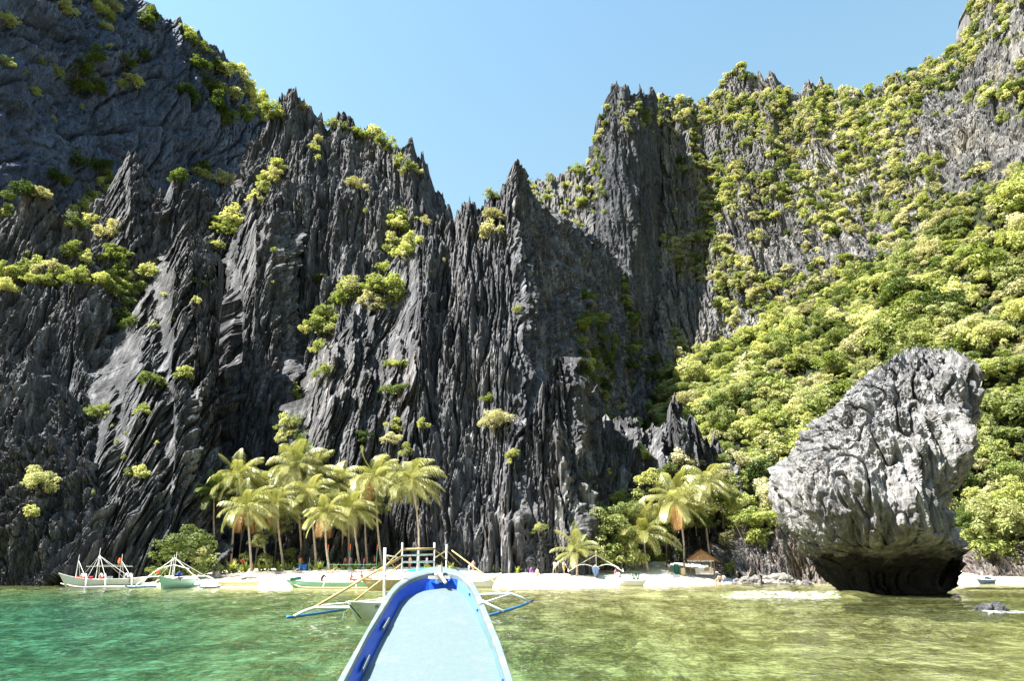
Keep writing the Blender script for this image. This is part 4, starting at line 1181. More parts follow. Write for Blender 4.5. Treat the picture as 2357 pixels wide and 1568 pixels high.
# saddle, and the shaded gully right of the central spire
_, P, Nn = sheet('saddle')
pts, nn, r = pick_on(P, Nn, np.ones(P.shape[:2]), 330, 8)
scatter('saddle_shrubs', pts + nn * 0.4, 1.0 + 1.9 * r.rand(len(pts)) ** 1.6, r.choice(8, len(pts), p=[.3, .2, .1, .1, .08, .06, .06, .1]), PROT, 'bright shrubs covering the saddle beside the square tower')
_, P, Nn = sheet('spire_cliff')
px, py, _d = project(P[..., 0], P[..., 1], P[..., 2])
mask = ((px > 1330) & (py > 640)) * smooth01(-0.15, 0.25, fbm(P[..., 0] * 0.06, P[..., 2] * 0.04, 2.0, 2) + smooth01(700, 900, py) * 0.5)
pts, nn, r = pick_on(P, Nn, mask, 260, 9)
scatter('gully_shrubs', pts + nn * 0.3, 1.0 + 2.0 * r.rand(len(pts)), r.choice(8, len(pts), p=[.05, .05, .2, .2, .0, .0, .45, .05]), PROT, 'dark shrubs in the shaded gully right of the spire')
_, P, Nn = sheet('rock_tower', 1)
px, py, _d = project(P[..., 0], P[..., 1], P[..., 2])
mask = np.exp(-((px - 1455) / 45) ** 2 - ((py - 260) / 28) ** 2) + 0.9 * np.exp(-((px - 1378) / 16) ** 2 - ((py - 360) / 90) ** 2)
pts, nn, r = pick_on(P, Nn, mask, 75, 10)
scatter('tower_shrubs', pts + nn * 0.2, 0.8 + 1.4 * r.rand(len(pts)), r.choice(8, len(pts), p=[.2, .2, .2, .1, .05, .05, .15, .05]), PROT, 'shrubs hanging on the shoulder of the square tower')
# ------------------------------------------------------------------ palms and beach plants
M['frond'] = leaf_mat('palm_fronds', (0.18, 0.19, 0.045), (0.31, 0.31, 0.10), (0.46, 0.44, 0.19), trans=0.38, gloss=0.05, rough=0.42)
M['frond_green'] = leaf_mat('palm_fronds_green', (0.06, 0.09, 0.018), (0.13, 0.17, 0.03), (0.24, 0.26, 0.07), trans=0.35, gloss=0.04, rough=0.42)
M['frond_dead'] = leaf_mat('palm_fronds_dry', (0.25, 0.12, 0.05), (0.33, 0.17, 0.06), (0.42, 0.25, 0.10), trans=0.2, gloss=0.02)
M['palm_trunk'] = simple_mat('palm_trunk', (0.34, 0.28, 0.22), 0.85, 0.35, 3.0, 0.15, bump=0.4)
M['strap'] = leaf_mat('strap_leaves', (0.13, 0.17, 0.02), (0.22, 0.26, 0.04), (0.33, 0.35, 0.08), trans=0.35, gloss=0.05)


def frond_mesh(rr, az, el, L, wind, gra):
    d = Vector((math.cos(az) * math.cos(el), math.sin(az) * math.cos(el), math.sin(el)))
    p = Vector((0, 0, 0)); pts = [p.copy()]; dirs = [d.copy()]
    n = 12
    for i in range(n):
        k = (i + 1) / n
        d = d + Vector((wind * k, 0, -gra * (0.35 + k)))
        d.normalize()
        p = p + d * (L / n)
        pts.append(p.copy()); dirs.append(d.copy())
    mb = MB()
    mb.tube(pts, [0.035 * (1 - .8 * i / n) for i in range(n + 1)], 3, cap=False)
    V, Fq = list(mb.v), list(mb.f)
    m = 30
    for s in range(m):
        t = 0.10 + 0.90 * (s + .5) / m
        f = t * n; i = min(int(f), n - 1); q = f - i
        o = pts[i].lerp(pts[i + 1], q); dd = dirs[i].lerp(dirs[i + 1], q).normalized()
        side = dd.cross(Vector((0, 0, 1)))
        if side.length < .05: side = Vector((1, 0, 0))
        side.normalize()
        up = side.cross(dd)
        ll = L * 0.34 * (math.sin(math.pi * min(1, t * 0.92 + 0.10)) ** 0.6 + 0.08) * rr.uniform(.85, 1.1)
        for sg in (-1, 1):
            e = side * sg * 0.75 + dd * 0.65 + up * 0.18
            e.normalize()
            a = o + e * ll * .45 + Vector((wind * .4 * ll, 0, -0.10 * ll))
            e2 = (e * rr.uniform(.5, .9) + Vector((wind * 2.2, rr.uniform(-.2, .2), -1.0 - 0.3 * t))).normalized()
            b = a + e2 * ll * .55
            w = dd * 0.026 * L / 4
            k = len(V)
            V += [tuple(o - w), tuple(o + w), tuple(a + w * 1.5), tuple(a - w * 1.5), tuple(b)]
            Fq += [(k, k + 1, k + 2, k + 3), (k + 3, k + 2, k + 4)]
    me = bpy.data.meshes.new('frond')
    me.from_pydata(V, [], Fq)
    me.update()
    return me


def palm(base, top, flen, nf, seed, label, mat='frond', wind=0.10, dead=1, group='coconut palms on the beach', up=0.0):
    rr = random.Random(seed)
    root = empty('palm', base, label, 'palm', group)
    v = top - base
    mb = MB(); pts = []; rad = []
    bow = Vector((rr.uniform(-.05, .05) * v.length, rr.uniform(-.03, .03) * v.length, 0))
    for i in range(13):
        t = i / 12
        pts.append(v * t + bow * math.sin(math.pi * t) + Vector((0, 0, -.4 if i == 0 else 0)))
        rad.append((0.26 if i == 0 else 0.175 - .07 * t) * (1.06 if i % 2 else .97))
    mb.tube(pts, rad, 8)
    mb.build('trunk', M['palm_trunk'], root, smooth=True)
    nf = int(nf * 1.45)
    flen *= 1.25
    for k in range(nf):
        az = 2.4 * k + rr.uniform(-.3, .3)
        el = math.radians(72 - 100 * (k / nf) ** 0.9 + rr.uniform(-8, 8)) + up
        me = frond_mesh(rr, az, el, flen * rr.uniform(.85, 1.1), wind * rr.uniform(.7, 1.4), 0.13 * rr.uniform(.7, 1.4))
        o = link('frond', me, M['frond_dead'] if k >= nf - dead else M[mat], root)
        o.location = v + Vector((0, 0, rr.uniform(-.15, .1)))
        o['base_height'] = 0.0
    # a cluster of nuts under the crown
    nb = MB()
    for k in range(6):
        a = k * 1.05 + seed
        c = v + Vector((math.cos(a) * .28, math.sin(a) * .28, -.35 - .1 * (k % 2)))
        rows = []
        for i in range(5):
            th = math.pi * (i + .001) / 4.0
            rows.append([c + Vector((math.cos(j * 1.047) * math.sin(th) * .13, math.sin(j * 1.047) * math.sin(th) * .13, math.cos(th) * .16)) for j in range(6)])
        nb.loft(rows, close=True)
    nb.build('coconuts', M['frond_green'], root)
    return root


def sand_at(dx, Y):
    """a point on the sand in photo column dx at distance Y"""
    x = xz(dx, Y, 2.0)
    for _ in range(3):
        z = float(ground_z(np.array(x), np.array(float(Y))))
        x = xz(dx, Y, z)
    return Vector((float(x), float(Y), z))


PALMS = [
    # base dx, base Y, crown dx, crown dy, frond length, fronds, material, wind, label
    (579, 97.5, 568, 1169, 3.7, 20, 'frond', .11, 'pale palm with a leaning trunk nearest the water, leftmost of the palm grove front row'),
    (654, 101, 637, 1161, 3.7, 20, 'frond', .12, 'second palm from the left in the front row of the grove'),
    (728, 101, 713, 1137, 3.6, 18, 'frond', .12, 'thin palm between the second front palm and the yellow drooping palm'),
    (759, 99, 752, 1182, 3.5, 20, 'frond', .08, 'stout palm with yellow drooping lower fronds in the middle of the grove'),
    (829, 100, 811, 1174, 3.7, 20, 'frond', .12, 'palm with a curved trunk right of the yellow drooping palm'),
    (880, 102, 866, 1102, 4.3, 20, 'frond', .15, 'tall wind-blown palm left of the tallest one at the right end of the grove'),
    (963, 101, 947, 1107, 4.4, 20, 'frond', .13, 'tallest palm at the right end of the grove behind the boat frame'),
    (846, 104, 840, 1163, 3.4, 16, 'frond_green', .12, 'palm half hidden behind the curved trunk palm'),
    (697, 105, 681, 1078, 4.6, 20, 'frond', .10, 'tall palm crowning the back of the grove'),
    (735, 106, 722, 1092, 4.2, 18, 'frond', .13, 'back row palm right of the one crowning the grove'),
    (530, 103, 549, 1098, 4.0, 18, 'frond', .08, 'back row palm at the left end of the grove beside the dark hollow'),
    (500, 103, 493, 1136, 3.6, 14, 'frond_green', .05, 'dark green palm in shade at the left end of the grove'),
    (785, 106, 776, 1112, 4.0, 18, 'frond', .14, 'back row palm in the middle of the grove'),
    (700, 107, 690, 1050, 3.4, 12, 'frond_green', .04, 'young upright palm rising highest behind the grove'),
    (800, 105, 793, 1146, 3.6, 16, 'frond', .14, 'palm filling the gap between the yellow palm and the curved trunk palm'),
    (616, 104, 600, 1130, 3.8, 18, 'frond', .12, 'palm behind the two leftmost front palms'),
    (1574, 105, 1557, 1154, 4.6, 20, 'frond', .05, 'tall palm with a bare orange brown trunk beside the beach hut'),
    (1493, 104, 1484, 1232, 4.4, 18, 'frond', .03, 'short palm with arching fronds between the big beach tree and the hut'),
    (1328, 99.5, 1328, 1272, 3.4, 13, 'frond', .01, 'small palm at the foot of the pinnacles left of the big beach tree'),
    (1640, 110, 1626, 1108, 4.4, 16, 'frond', .05, 'palm rising behind the hut against the forest'),
]
for k, (bx, bY, cx, cy, fl, nf, mt, wd, lab) in enumerate(PALMS):
    b = sand_at(bx, bY)
    t = V3(cx, cy, bY + (k % 3) * .3)
    palm(b, t, fl, nf, 40 + k, lab, mt, wd, dead=2 if k in (0, 3, 16) else (1 if k % 2 else 0), up=0.25 if k in (13, 17, 18) else 0.0)

# broadleaf trees behind the beach
for dx, dy, bY, rp, cr, mt, lab in (
        (445, 1258, 94.5, 60, TREE[0], 'leaf_olive', 'dense round sea almond tree on the sand left of the palms'),
        (395, 1282, 94.0, 32, TREE[1], 'leaf_olive', 'low leafy bush touching the sea almond tree on its left'),
        (593, 1246, 103, 28, TREE[2], 'leaf_olive', 'leafy bush in the shade behind the leftmost front palm'),
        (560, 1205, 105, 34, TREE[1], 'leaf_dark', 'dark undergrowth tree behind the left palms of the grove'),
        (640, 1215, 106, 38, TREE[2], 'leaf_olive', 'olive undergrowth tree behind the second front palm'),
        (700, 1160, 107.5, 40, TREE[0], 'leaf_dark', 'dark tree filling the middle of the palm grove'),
        (770, 1170, 107.5, 36, TREE[1], 'leaf_olive', 'olive tree filling the grove behind the yellow drooping palm'),
        (835, 1140, 108, 36, TREE[2], 'leaf_olive', 'olive tree at the right back of the palm grove'),
        (1372, 1180, 107, 56, UMB[0], 'leaf_olive', 'top tier of the big layered beach tree right of the pinnacles'),
        (1395, 1232, 105.5, 66, TREE[1], 'leaf_olive', 'big layered broadleaf tree overhanging the beached outrigger'),
        (1378, 1212, 104, 54, TREE[0], 'leaf_olive', 'front tier of leaves of the layered beach tree right of the pinnacles'),
        (1425, 1245, 103.6, 46, TREE[2], 'leaf_yellow', 'low leafy tree between the layered beach tree and the short palm'),
        (1450, 1185, 106.5, 44, TREE[1], 'leaf_olive', 'olive tree behind the short palm with arching fronds'),
        (1336, 1108, 111, 32, TREE[2], 'leaf_yellow', 'light green tree climbing the pinnacles above the layered beach tree'),
        (1352, 1140, 110, 28, SHRUB[2], 'leaf_yellow', 'shrub between the pinnacles and the layered beach tree'),
        (1500, 1110, 111, 40, TREE[0], 'leaf_yellow', 'bright tree behind the two beach palms'),
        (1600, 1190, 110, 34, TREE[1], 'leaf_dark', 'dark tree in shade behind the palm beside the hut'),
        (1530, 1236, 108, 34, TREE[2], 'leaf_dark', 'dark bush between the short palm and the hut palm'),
        (1660, 1150, 113, 52, UMB[1], 'leaf_yellow', 'spreading yellow green tree above the hut roof'),
        (1715, 1200, 108.5, 44, TREE[0], 'leaf_yellow', 'bright bush on top of the craggy rocks right of the hut'),
        (1785, 1190, 106.5, 52, UMB[0], 'leaf_yellow', 'bright spreading bush on the rocks beside the mushroom rock'),
        (1680, 1240, 110, 26, SHRUB[1], 'leaf_pale', 'pale bush beside the hut on its right'),
        (2290, 1180, 108, 60, TREE[1], 'leaf_olive', 'bush above the orange stained ledge right of the mushroom rock'),
        (2345, 1150, 108, 60, TREE[2], 'leaf_yellow', 'bright bush at the right edge above the stained ledge'),
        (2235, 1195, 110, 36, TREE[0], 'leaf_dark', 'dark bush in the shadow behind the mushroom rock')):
    p = V3(dx, dy, bY)
    r = rp * (bY * CT) / F * 1.05
    gz = float(ground_z(np.array(p.x), np.array(p.y)))
    rockish = dy < 1200 or dx > 2200
    foot = Vector((p.x, p.y, gz)) if not rockish else Vector((p.x, p.y, p.z - r * 1.1))
    sh = max(0.5, (p.z - foot.z) / r / 0.9)
    plant('tree', foot, r, cr, mt, lab, 'tree', None, rng, stem_h=sh, extra=5 if dx < 450 or dx in (1395, 1372) else 2)


def rosette(seed, n=18, L=1.0):
    rr = random.Random(seed); V = []; Fq = []
    for k in range(n):
        a = 2.4 * k + rr.uniform(-.2, .2); el = rr.uniform(.5, 1.35)
        d = Vector((math.cos(a) * math.cos(el), math.sin(a) * math.cos(el), math.sin(el)))
        side = Vector((-math.sin(a), math.cos(a), 0)) * 0.07 * L
        p = Vector((0, 0, 0)); l = L * rr.uniform(.7, 1.1); k0 = len(V)
        for i in range(5):
            w = (0.5, 1.0, 0.95, 0.6, 0.05)[i]
            V += [tuple(p - side * w), tuple(p + side * w)]
            d = (d + Vector((0, 0, -.30))).normalized() if i else d
            p = p + d * l / 4
        for i in range(4):
            Fq.append((k0 + 2 * i, k0 + 2 * i + 1, k0 + 2 * i + 3, k0 + 2 * i + 2))
    me = bpy.data.meshes.new('leaves')
    me.from_pydata(V, [], Fq); me.update()
    me.materials.append(M['strap'])
    return me


ROS = [rosette(i) for i in range(3)]
for k, (dx, rp, bY) in enumerate(((508, 9, 97), (528, 15, 97.5), (545, 10, 98), (565, 13, 98), (580, 9, 98.5), (597, 11, 99), (614, 10, 99), (643, 12, 99), (667, 11, 99), (689, 11, 99.5), (708, 10, 99.5), (732, 12, 99), (772, 9, 99), (795, 8, 99.5), (815, 11, 99), (848, 9, 99), (870, 9, 99), (1012, 9, 99), (1039, 9, 99), (980, 8, 99.5),
                                  (1121, 10, 100.5), (1135, 8, 100.5), (1164, 9, 100.5), (1193, 9, 100.5))):
    p = sand_at(dx, bY)
    grove = [508, 528, 545, 565, 580, 597, 614, 643, 667, 689, 708, 732, 772, 795, 815, 848, 870, 980, 1012, 1039]
    lab = ('strap leaved beach plant at the foot of the palm grove, %s from left' % ORD[grove.index(dx)]) if dx < 1100 else ('strap leaved plant at the foot of the central cliff, %s from left' % ORD[[1121, 1135, 1164, 1193].index(dx)])
    root = empty('beach_plant', p, lab, 'plant', 'strap leaved beach plants', rz=k * 1.3)
    for q in range(2):
        o = bpy.data.objects.new('leaves', ROS[(k + q) % 3]); COL.objects.link(o)
        o.parent = root
        s_ = rp * bY * CT / F * (2.3 - .5 * q)
        o.scale = (s_, s_, s_); o.location = (q * .5, -.2 * q, 0)
# ------------------------------------------------------------------ the boat we stand on: its bow fills the lower centre
def paint_mat(name, base, worn, amt, rough=0.45, scale=3.0, scratch=(0.27, 0.28, 0.28)):
    m, nt, out = new_mat(name)
    tc = nt.nodes.new('ShaderNodeTexCoord')
    n1 = noise_node(nt, tc.outputs['Object'], scale, 8, 0.68)
    n2 = noise_node(nt, tc.outputs['Object'], scale * 6, 6, 0.7)
    n3 = noise_node(nt, mapping(nt, tc.outputs['Object'], (26, 3, 8)).outputs[0], 1.0, 4, 0.6)
    r1 = ramp(nt, n1.outputs['Fac'], [(0.58 - amt * .05, (0, 0, 0)), (0.60 - amt * .04, (1, 1, 1))])
    c = mixc(nt, r1.outputs[0], base, worn)
    r2 = ramp(nt, n2.outputs['Fac'], [(0.25, (0.86, 0.88, 0.9)), (0.7, (1.04, 1.03, 1.02))])
    c = mixc(nt, 1.0, c, r2.outputs[0], 'MULTIPLY')
    r3 = ramp(nt, n3.outputs['Fac'], [(0.68, (0, 0, 0)), (0.76, (amt, amt, amt))])
    c = mixc(nt, r3.outputs[0], c, scratch)
    b = nt.nodes.new('ShaderNodeBsdfPrincipled')
    b.inputs['Roughness'].default_value = rough
    b.inputs['Specular IOR Level'].default_value = 0.4
    nt.links.new(c, b.inputs['Base Color'])
    bp = nt.nodes.new('ShaderNodeBump'); bp.inputs['Strength'].default_value = 0.25; bp.inputs['Distance'].default_value = 0.01
    nt.links.new(n2.outputs['Fac'], bp.inputs['Height']); nt.links.new(bp.outputs[0], b.inputs['Normal'])
    nt.links.new(b.outputs[0], out.inputs[0])
    return m


M['deck_paint'] = paint_mat('worn_pale_cyan_deck', (0.116, 0.158, 0.166), (0.134, 0.164, 0.170), 0.5, scale=5.0)
M['rim_paint'] = paint_mat('worn_white_cyan_rail', (0.135, 0.168, 0.176), (0.185, 0.195, 0.198), 0.6, scale=4.0)
M['blue_paint'] = paint_mat('deep_blue_bulwark', (0.004, 0.072, 0.56), (0.008, 0.09, 0.60), 0.05, scale=3.0, scratch=(0.4, 0.55, 0.65))
M['cyan_paint'] = paint_mat('pale_cyan_bulwark', (0.11, 0.22, 0.25), (0.17, 0.25, 0.26), 0.4, scale=5.0)
M['white_wood'] = paint_mat('weathered_white_wood', (0.58, 0.56, 0.52), (0.42, 0.34, 0.28), 0.2, scale=8.0, scratch=(.3, .2, .15))


def bow_boat():
    root = empty('boat', (-0.5, 3.0, 1.6), 'blue and pale cyan bow of the boat we stand on, pointing at the beach', 'boat')
    O = Vector(root.location)

    def hit(dx, dy, z0, y0, sl):
        a = (dx - CX) / F; b = (CY - dy) / F
        yw = CT - b * ST; zw = ST + b * CT
        k = zw / yw
        Y = (z0 - sl * y0 - CAMH) / (k - sl)
        return Vector((a * Y / yw, Y, CAMH + k * Y)) - O
    rim = lambda p: hit(p[0], p[1], 2.22, 3.9, 0.257)
    dek = lambda p: hit(p[0], p[1], 2.175, 4.2, 0.266)
    outer = [(776, 1568), (834, 1466), (892, 1364), (908, 1346), (927, 1332), (943, 1323), (961, 1315), (981, 1309), (1002, 1306), (1021, 1306), (1037, 1309), (1051, 1313), (1063, 1319), (1073, 1326), (1083, 1335), (1094, 1348), (1103, 1364), (1115, 1390), (1127, 1419), (1153, 1480), (1182, 1568)]
    inner = [(793.5, 1568), (849, 1458), (906, 1366), (922, 1349), (941, 1336), (956, 1330), (971, 1325), (986, 1321), (1002, 1319), (1016, 1319.5), (1029, 1321), (1042, 1323), (1054, 1326), (1064, 1333), (1074, 1342), (1084, 1355), (1093, 1371), (1103, 1394), (1113, 1419), (1139, 1482), (1166, 1568)]
    deck = [(831, 1568), (879, 1471), (922, 1390), (932, 1380), (944, 1373), (958, 1367), (974, 1362), (988, 1359.5), (1003, 1358), (1016, 1357.5), (1030, 1357.5), (1041, 1358), (1051, 1359), (1060, 1366), (1069, 1374), (1079, 1387), (1088, 1402), (1097, 1420), (1106, 1440), (1129, 1490), (1153, 1568)]
    Or = [rim(p) for p in outer]; In = [rim(p) for p in inner]; Dk = [dek(p) for p in deck]

    def extend(L, yend, slope):
        """carry both ends of a line back under the camera"""
        out = list(L)
        for end in (0, -1):
            a, b = (L[0], L[1]) if end == 0 else (L[-1], L[-2])
            d = (a - b); d /= abs(d.y)
            pts = []
            for y in (2.6, 1.4, 0.2, -1.2):
                t = (a.y + O.y) - y
                q = a + d * t
                q.z = a.z - slope * t + 0.03 * t * t
                pts.append(q)
            if end == 0: out = pts[::-1] + out
            else: out = out + pts
        return out
    Or, In, Dk = extend(Or, 0, .24), extend(In, 0, .24), extend(Dk, 0, .24)
    n = len(Or)
    # hull skin below the rail
    rows = [[p + Vector((0, 0, -0.02)) for p in Or]]
    cl = [0.5 * (Or[i] + Or[n - 1 - i]) for i in range(n)]
    for s, z in ((0.92, -0.35), (0.72, -0.8), (0.35, -1.3), (0.04, -1.7)):
        r = []
        for i, p in enumerate(Or):
            c = cl[i]
            q = c + (p - c) * s
            back = (1 - s) * 1.1 * max(0, (p.y + O.y - 4.0) / 2.0)
            r.append(Vector((q.x, q.y - back, p.z + (z - p.z * .55) * (1 - s * .3) if s < .5 else p.z + z)))
        rows.append(r)
    MB().loft(rows).build('hull', M['cyan_paint'], root, smooth=True)
    # rail: top face, outer lip and a small drop inside
    d2 = Vector((0, 0, -0.035))
    rows = [[p + d2 for p in Or], [p + Vector((0, 0, -.006)) for p in Or], [p.lerp(q, .12) for p, q in zip(Or, In)], [p.lerp(q, .88) for p, q in zip(Or, In)], [q + Vector((0, 0, -.006)) for q in In], [q + d2 for q in In]]
    k1 = n // 2 - 6; k2 = n // 2 + 7
    for nm, a, b in (('rail', 0, k1 + 1), ('rail', k1, k2 + 1), ('rail', k2, n)):
        rr_ = [r[a:b] for r in rows]
        if a == k1:
            rr_ = [[p + Vector((0, 0, .004)) for p in r] for r in rr_]
        MB().loft(rr_).build(nm, M['rim_paint'], root)
    # bulwarks inside: left and front blue, right pale
    c0 = 4 + 12
    inn = [q + Vector((0, 0, -.03)) for q in In]
    mid = [a.lerp(b, .5) + Vector((0, 0, -.004)) for a, b in zip(inn, Dk)]
    MB().loft([inn[:c0 + 1], mid[:c0 + 1], [p + Vector((0, 0, -.02)) for p in Dk[:c0 + 1]]]).build('bulwark', M['blue_paint'], root)['label'] = 'deep blue inner side of the bow'
    MB().loft([inn[c0:], mid[c0:], [p + Vector((0, 0, -.02)) for p in Dk[c0:]]]).build('bulwark', M['cyan_paint'], root)['label'] = 'pale cyan sunlit inner side of the bow'
    # deck sheet
    h = (n - 1) // 2
    rows = []
    for i in range(h + 1):
        a, b = Dk[i], Dk[n - 1 - i]
        rows.append([a.lerp(b, q / 6) + Vector((0, 0, .012 * math.sin(math.pi * q / 6))) for q in range(7)])
    MB().loft(rows).build('deck', M['deck_paint'], root, smooth=True)
    # nail heads along the right rail and a scupper block or two on the left
    for t in (4, 7, 9):
        p = In[n - 1 - t].lerp(Dk[n - 1 - t], .45)
        MB().box(p + Vector((-.004, 0, 0)), (.012, .02, .016)).build('bolt', M['blue_paint'], root)
    for t in (4.35, 5.3):
        i = int(t); f = t - i
        p = In[i].lerp(In[i + 1], f).lerp(Dk[i].lerp(Dk[i + 1], f), .62)
        d = (In[i + 1] - In[i]).normalized()
        MB().box(p + Vector((.012, 0, .0)), (.012, .20, .022), d.to_track_quat('Y', 'Z').to_matrix()).build('cleat_strip', M['rim_paint'], root)
    # mooring bitt at the stem: cross plank, post and a peg
    c = (In[c0 - 3] + In[c0 - 4]) * .5
    MB().box(c + Vector((.015, -.07, -.035)), (.175, .05, .022)).build('cross_plank', M['white_wood'], root)
    mb = MB()
    mb.tube([c + Vector((.02, -.05, -.075)), c + Vector((.018, -.03, .055))], [.022, .017], 8)
    mb.build('mooring_post', M['white_wood'], root)
    MB().tube([c + Vector((.012, -.085, .0)), c + Vector((.075, -.14, -.075))], [.017, .013], 8).build('peg', M['white_wood'], root)
    MB().tube([c + Vector((-.02, -.06, -.012)), c + Vector((-.0, -.10, -.012)), c + Vector((.04, -.09, -.008)), c + Vector((.04, -.05, -.01)), c + Vector((0, -.04, -.006)), c + Vector((-.02, -.07, -.002))], .006, 6).build('rope', M['white_wood'], root)
    return root


bow_boat()

# ------------------------------------------------------------------ outrigger boats
M['hull_white'] = paint_mat('white_hull', (0.74, 0.75, 0.68), (0.62, 0.63, 0.52), 0.2, scale=2.0)
M['hull_mint'] = paint_mat('mint_hull', (0.30, 0.60, 0.48), (0.36, 0.62, 0.50), 0.2, scale=2.0)
M['hull_pale'] = paint_mat('pale_green_hull', (0.33, 0.40, 0.27), (0.28, 0.34, 0.22), 0.2, scale=2.0)
M['hull_tan'] = paint_mat('tan_hull', (0.55, 0.43, 0.25), (0.48, 0.36, 0.19), 0.1, scale=2.0)
M['hull_blue'] = paint_mat('blue_hull', (0.10, 0.17, 0.33), (0.12, 0.19, 0.34), 0.1, scale=2.0)
M['keel_brown'] = simple_mat('brown_keel', (0.20, 0.085, 0.04), 0.7, 0.3, 3.0)
M['keel_navy'] = simple_mat('navy_keel', (0.02, 0.05, 0.12), 0.6, 0.3, 3.0)
M['white_pole'] = simple_mat('white_pole', (0.78, 0.77, 0.75), 0.5, 0.12, 4.0)
M['bamboo'] = simple_mat('bamboo', (0.42, 0.30, 0.12), 0.5, 0.25, 4.0)
M['float_blue'] = simple_mat('blue_float', (0.03, 0.15, 0.33), 0.4, 0.25, 2.0)
M['green_pole'] = simple_mat('green_pole', (0.12, 0.28, 0.20), 0.6, 0.2, 4.0)
M['orange'] = simple_mat('orange_cloth', (0.62, 0.10, 0.03), 0.8, 0.2, 6.0)
M['red'] = simple_mat('red_cloth', (0.45, 0.03, 0.03), 0.8, 0.2, 6.0)
M['black'] = simple_mat('black_rubber', (0.02, 0.02, 0.022), 0.6, 0.3, 6.0)
M['turquoise'] = simple_mat('turquoise_tarp', (0.02, 0.42, 0.45), 0.6, 0.12, 3.0)
M['dark_green'] = simple_mat('dark_green_tarp', (0.02, 0.13, 0.09), 0.7, 0.25, 3.0)
M['canvas'] = simple_mat('tan_canvas', (0.42, 0.32, 0.15), 0.8, 0.15, 2.5, bump=0.2)
M['navy'] = simple_mat('navy_cloth', (0.015, 0.03, 0.10), 0.8, 0.2, 6.0)
M['lettering'] = simple_mat('dark_lettering', (0.02, 0.025, 0.03), 0.7, 0.1, 6.0)


def hull_parts(root, L, B, H, up_bow, up_stern, mat, keel, gun='white_pole', keel_h=0.22, rake=0.9):
    rows = []; low = []; deck = []
    ns = 19
    for i in range(ns):
        t = -1 + 2 * i / (ns - 1)
        x = t * L / 2
        hb = B / 2 * max(0.02, (1 - abs(t) ** 2.6)) ** 0.75 * (1.0 if t < 0 else 1.0)
        sh = H + (up_bow * max(0, t) ** 2.4 + up_stern * max(0, -t) ** 2.4)
        kz = -0.25 + (0.55 * max(0, abs(t) - .75) / .25) ** 2 * 1.2
        prof = [(1.0, sh), (0.98, sh * .7 + kz * .3), (0.86, sh * .38), (0.62, keel_h * .4 + kz * .3), (0.05, kz)]
        rk = rake * (max(0, abs(t) - .55) / .45) ** 1.6 * (1 if t > 0 else -.5)
        rx_ = lambda z: x - rk * (1 - (z - kz) / max(.2, sh - kz))
        left = [Vector((rx_(z), -hb * a, z)) for a, z in prof]
        right = [Vector((rx_(z), hb * a, z)) for a, z in prof][::-1]
        rows.append(left + right)
        kk = 1.02
        lo = [Vector((rx_(z), y_, z)) for y_, z in ((-hb * .80 * kk, keel_h), (-hb * .62 * kk, keel_h * .35), (-.05 * hb, kz - .02), (.05 * hb, kz - .02), (hb * .62 * kk, keel_h * .35), (hb * .80 * kk, keel_h))]
        low.append(lo)
        deck.append([Vector((x, -hb * .93, sh - .12)), Vector((x, 0, sh - .10)), Vector((x, hb * .93, sh - .12))])
    ho = MB().loft(rows).build('hull', M[mat], root, smooth=True)
    if keel: MB().loft(low[1:-1]).build('keel', M[keel], ho, smooth=True)
    MB().loft(deck).build('deck', M['white_wood'], root)
    for s in (0, -1):
        MB().tube([r[s] for r in rows], .045, 5).build('gunwale', M[gun], ho)
    return rows


def outriggers(root, L, span, H, arms, fl, arm_mat='white_pole', float_mat='white_pole', arch=0.35, r=.06, side=(-1, 1), fz=0.06, up=0.35, shift=0.0):
    for s in side:
        for x in arms:
            pts = []
            for i in range(9):
                t = i / 8
                y = s * span / 2 * t
                z = H + 0.15 + arch * math.sin(math.pi * min(1, t * 1.15)) - (H + .1 - fz) * max(0, (t - .62) / .38) ** 1.6
                pts.append((x + shift * t, y, z))
            MB().tube(pts, r, 6).build('outrigger_arm', M[arm_mat], root, smooth=True)
        pts = [(x, s * span / 2, z) for x, z in ((-fl / 2, fz + .1), (-fl * .4, fz), (fl * .3, fz), (fl * .42, fz + up * .3), (fl / 2, fz + up))]
        pts = [(x + shift, y, z) for x, y, z in pts]
        MB().tube(pts, [r * .8, r * 1.5, r * 1.6, r * 1.3, r * .6], 7).build('outrigger_float', M[float_mat], root, smooth=True)


def rope(root, a, b, mat='white_pole', r=.022, name='stay'):
    MB().tube([a, (Vector(a) + Vector(b)) / 2 + Vector((0, 0, -.04)), b], r, 4).build(name, M[mat], root)


def boat(label, dx, dy, heading, cat='outrigger boat', z=0.0, Y=None, name='outrigger_boat'):
    Y = dist_water(dy) if Y is None else Y
    return empty(name, (xz(dx, Y, z), Y, z), label, cat, rz=heading)


# A: white boat at the left, bow towards the left foreground
A = boat('white outrigger boat with three masts moored at the far left by the dark cliff', 236, 1352, math.radians(218))
hull_parts(A, 9.6, 1.3, 0.85, 0.75, 0.25, 'hull_white', 'keel_brown')
outriggers(A, 9.6, 6.2, .85, (-2.6, 0.2, 2.2), 8.2, arch=.5, r=.075)
for x, h in ((3.0, 3.7), (0.9, 4.5), (-1.6, 3.8)):
    MB().tube([(x, 0, .5), (x + .05, 0, h)], [.06, .04], 6).build('mast', M['white_pole'], A)
for s in (-1, 1):
    for x, h, x2 in ((0.9, 3.7, 2.2), (0.9, 3.7, .2), (0.9, 3.6, -2.6), (-1.6, 3.0, -2.6), (3.0, 3.0, 2.2)):
        rope(A, (x, 0, h), (x2, s * 2.6, .95))
MB().box((-.4, 0, 2.35), (5.0, .12, .09)).build('ridge_beam', M['white_pole'], A)
MB().box((-.6, .0, 2.47), (3.2, 1.1, .05)).build('awning', M['white_pole'], A)
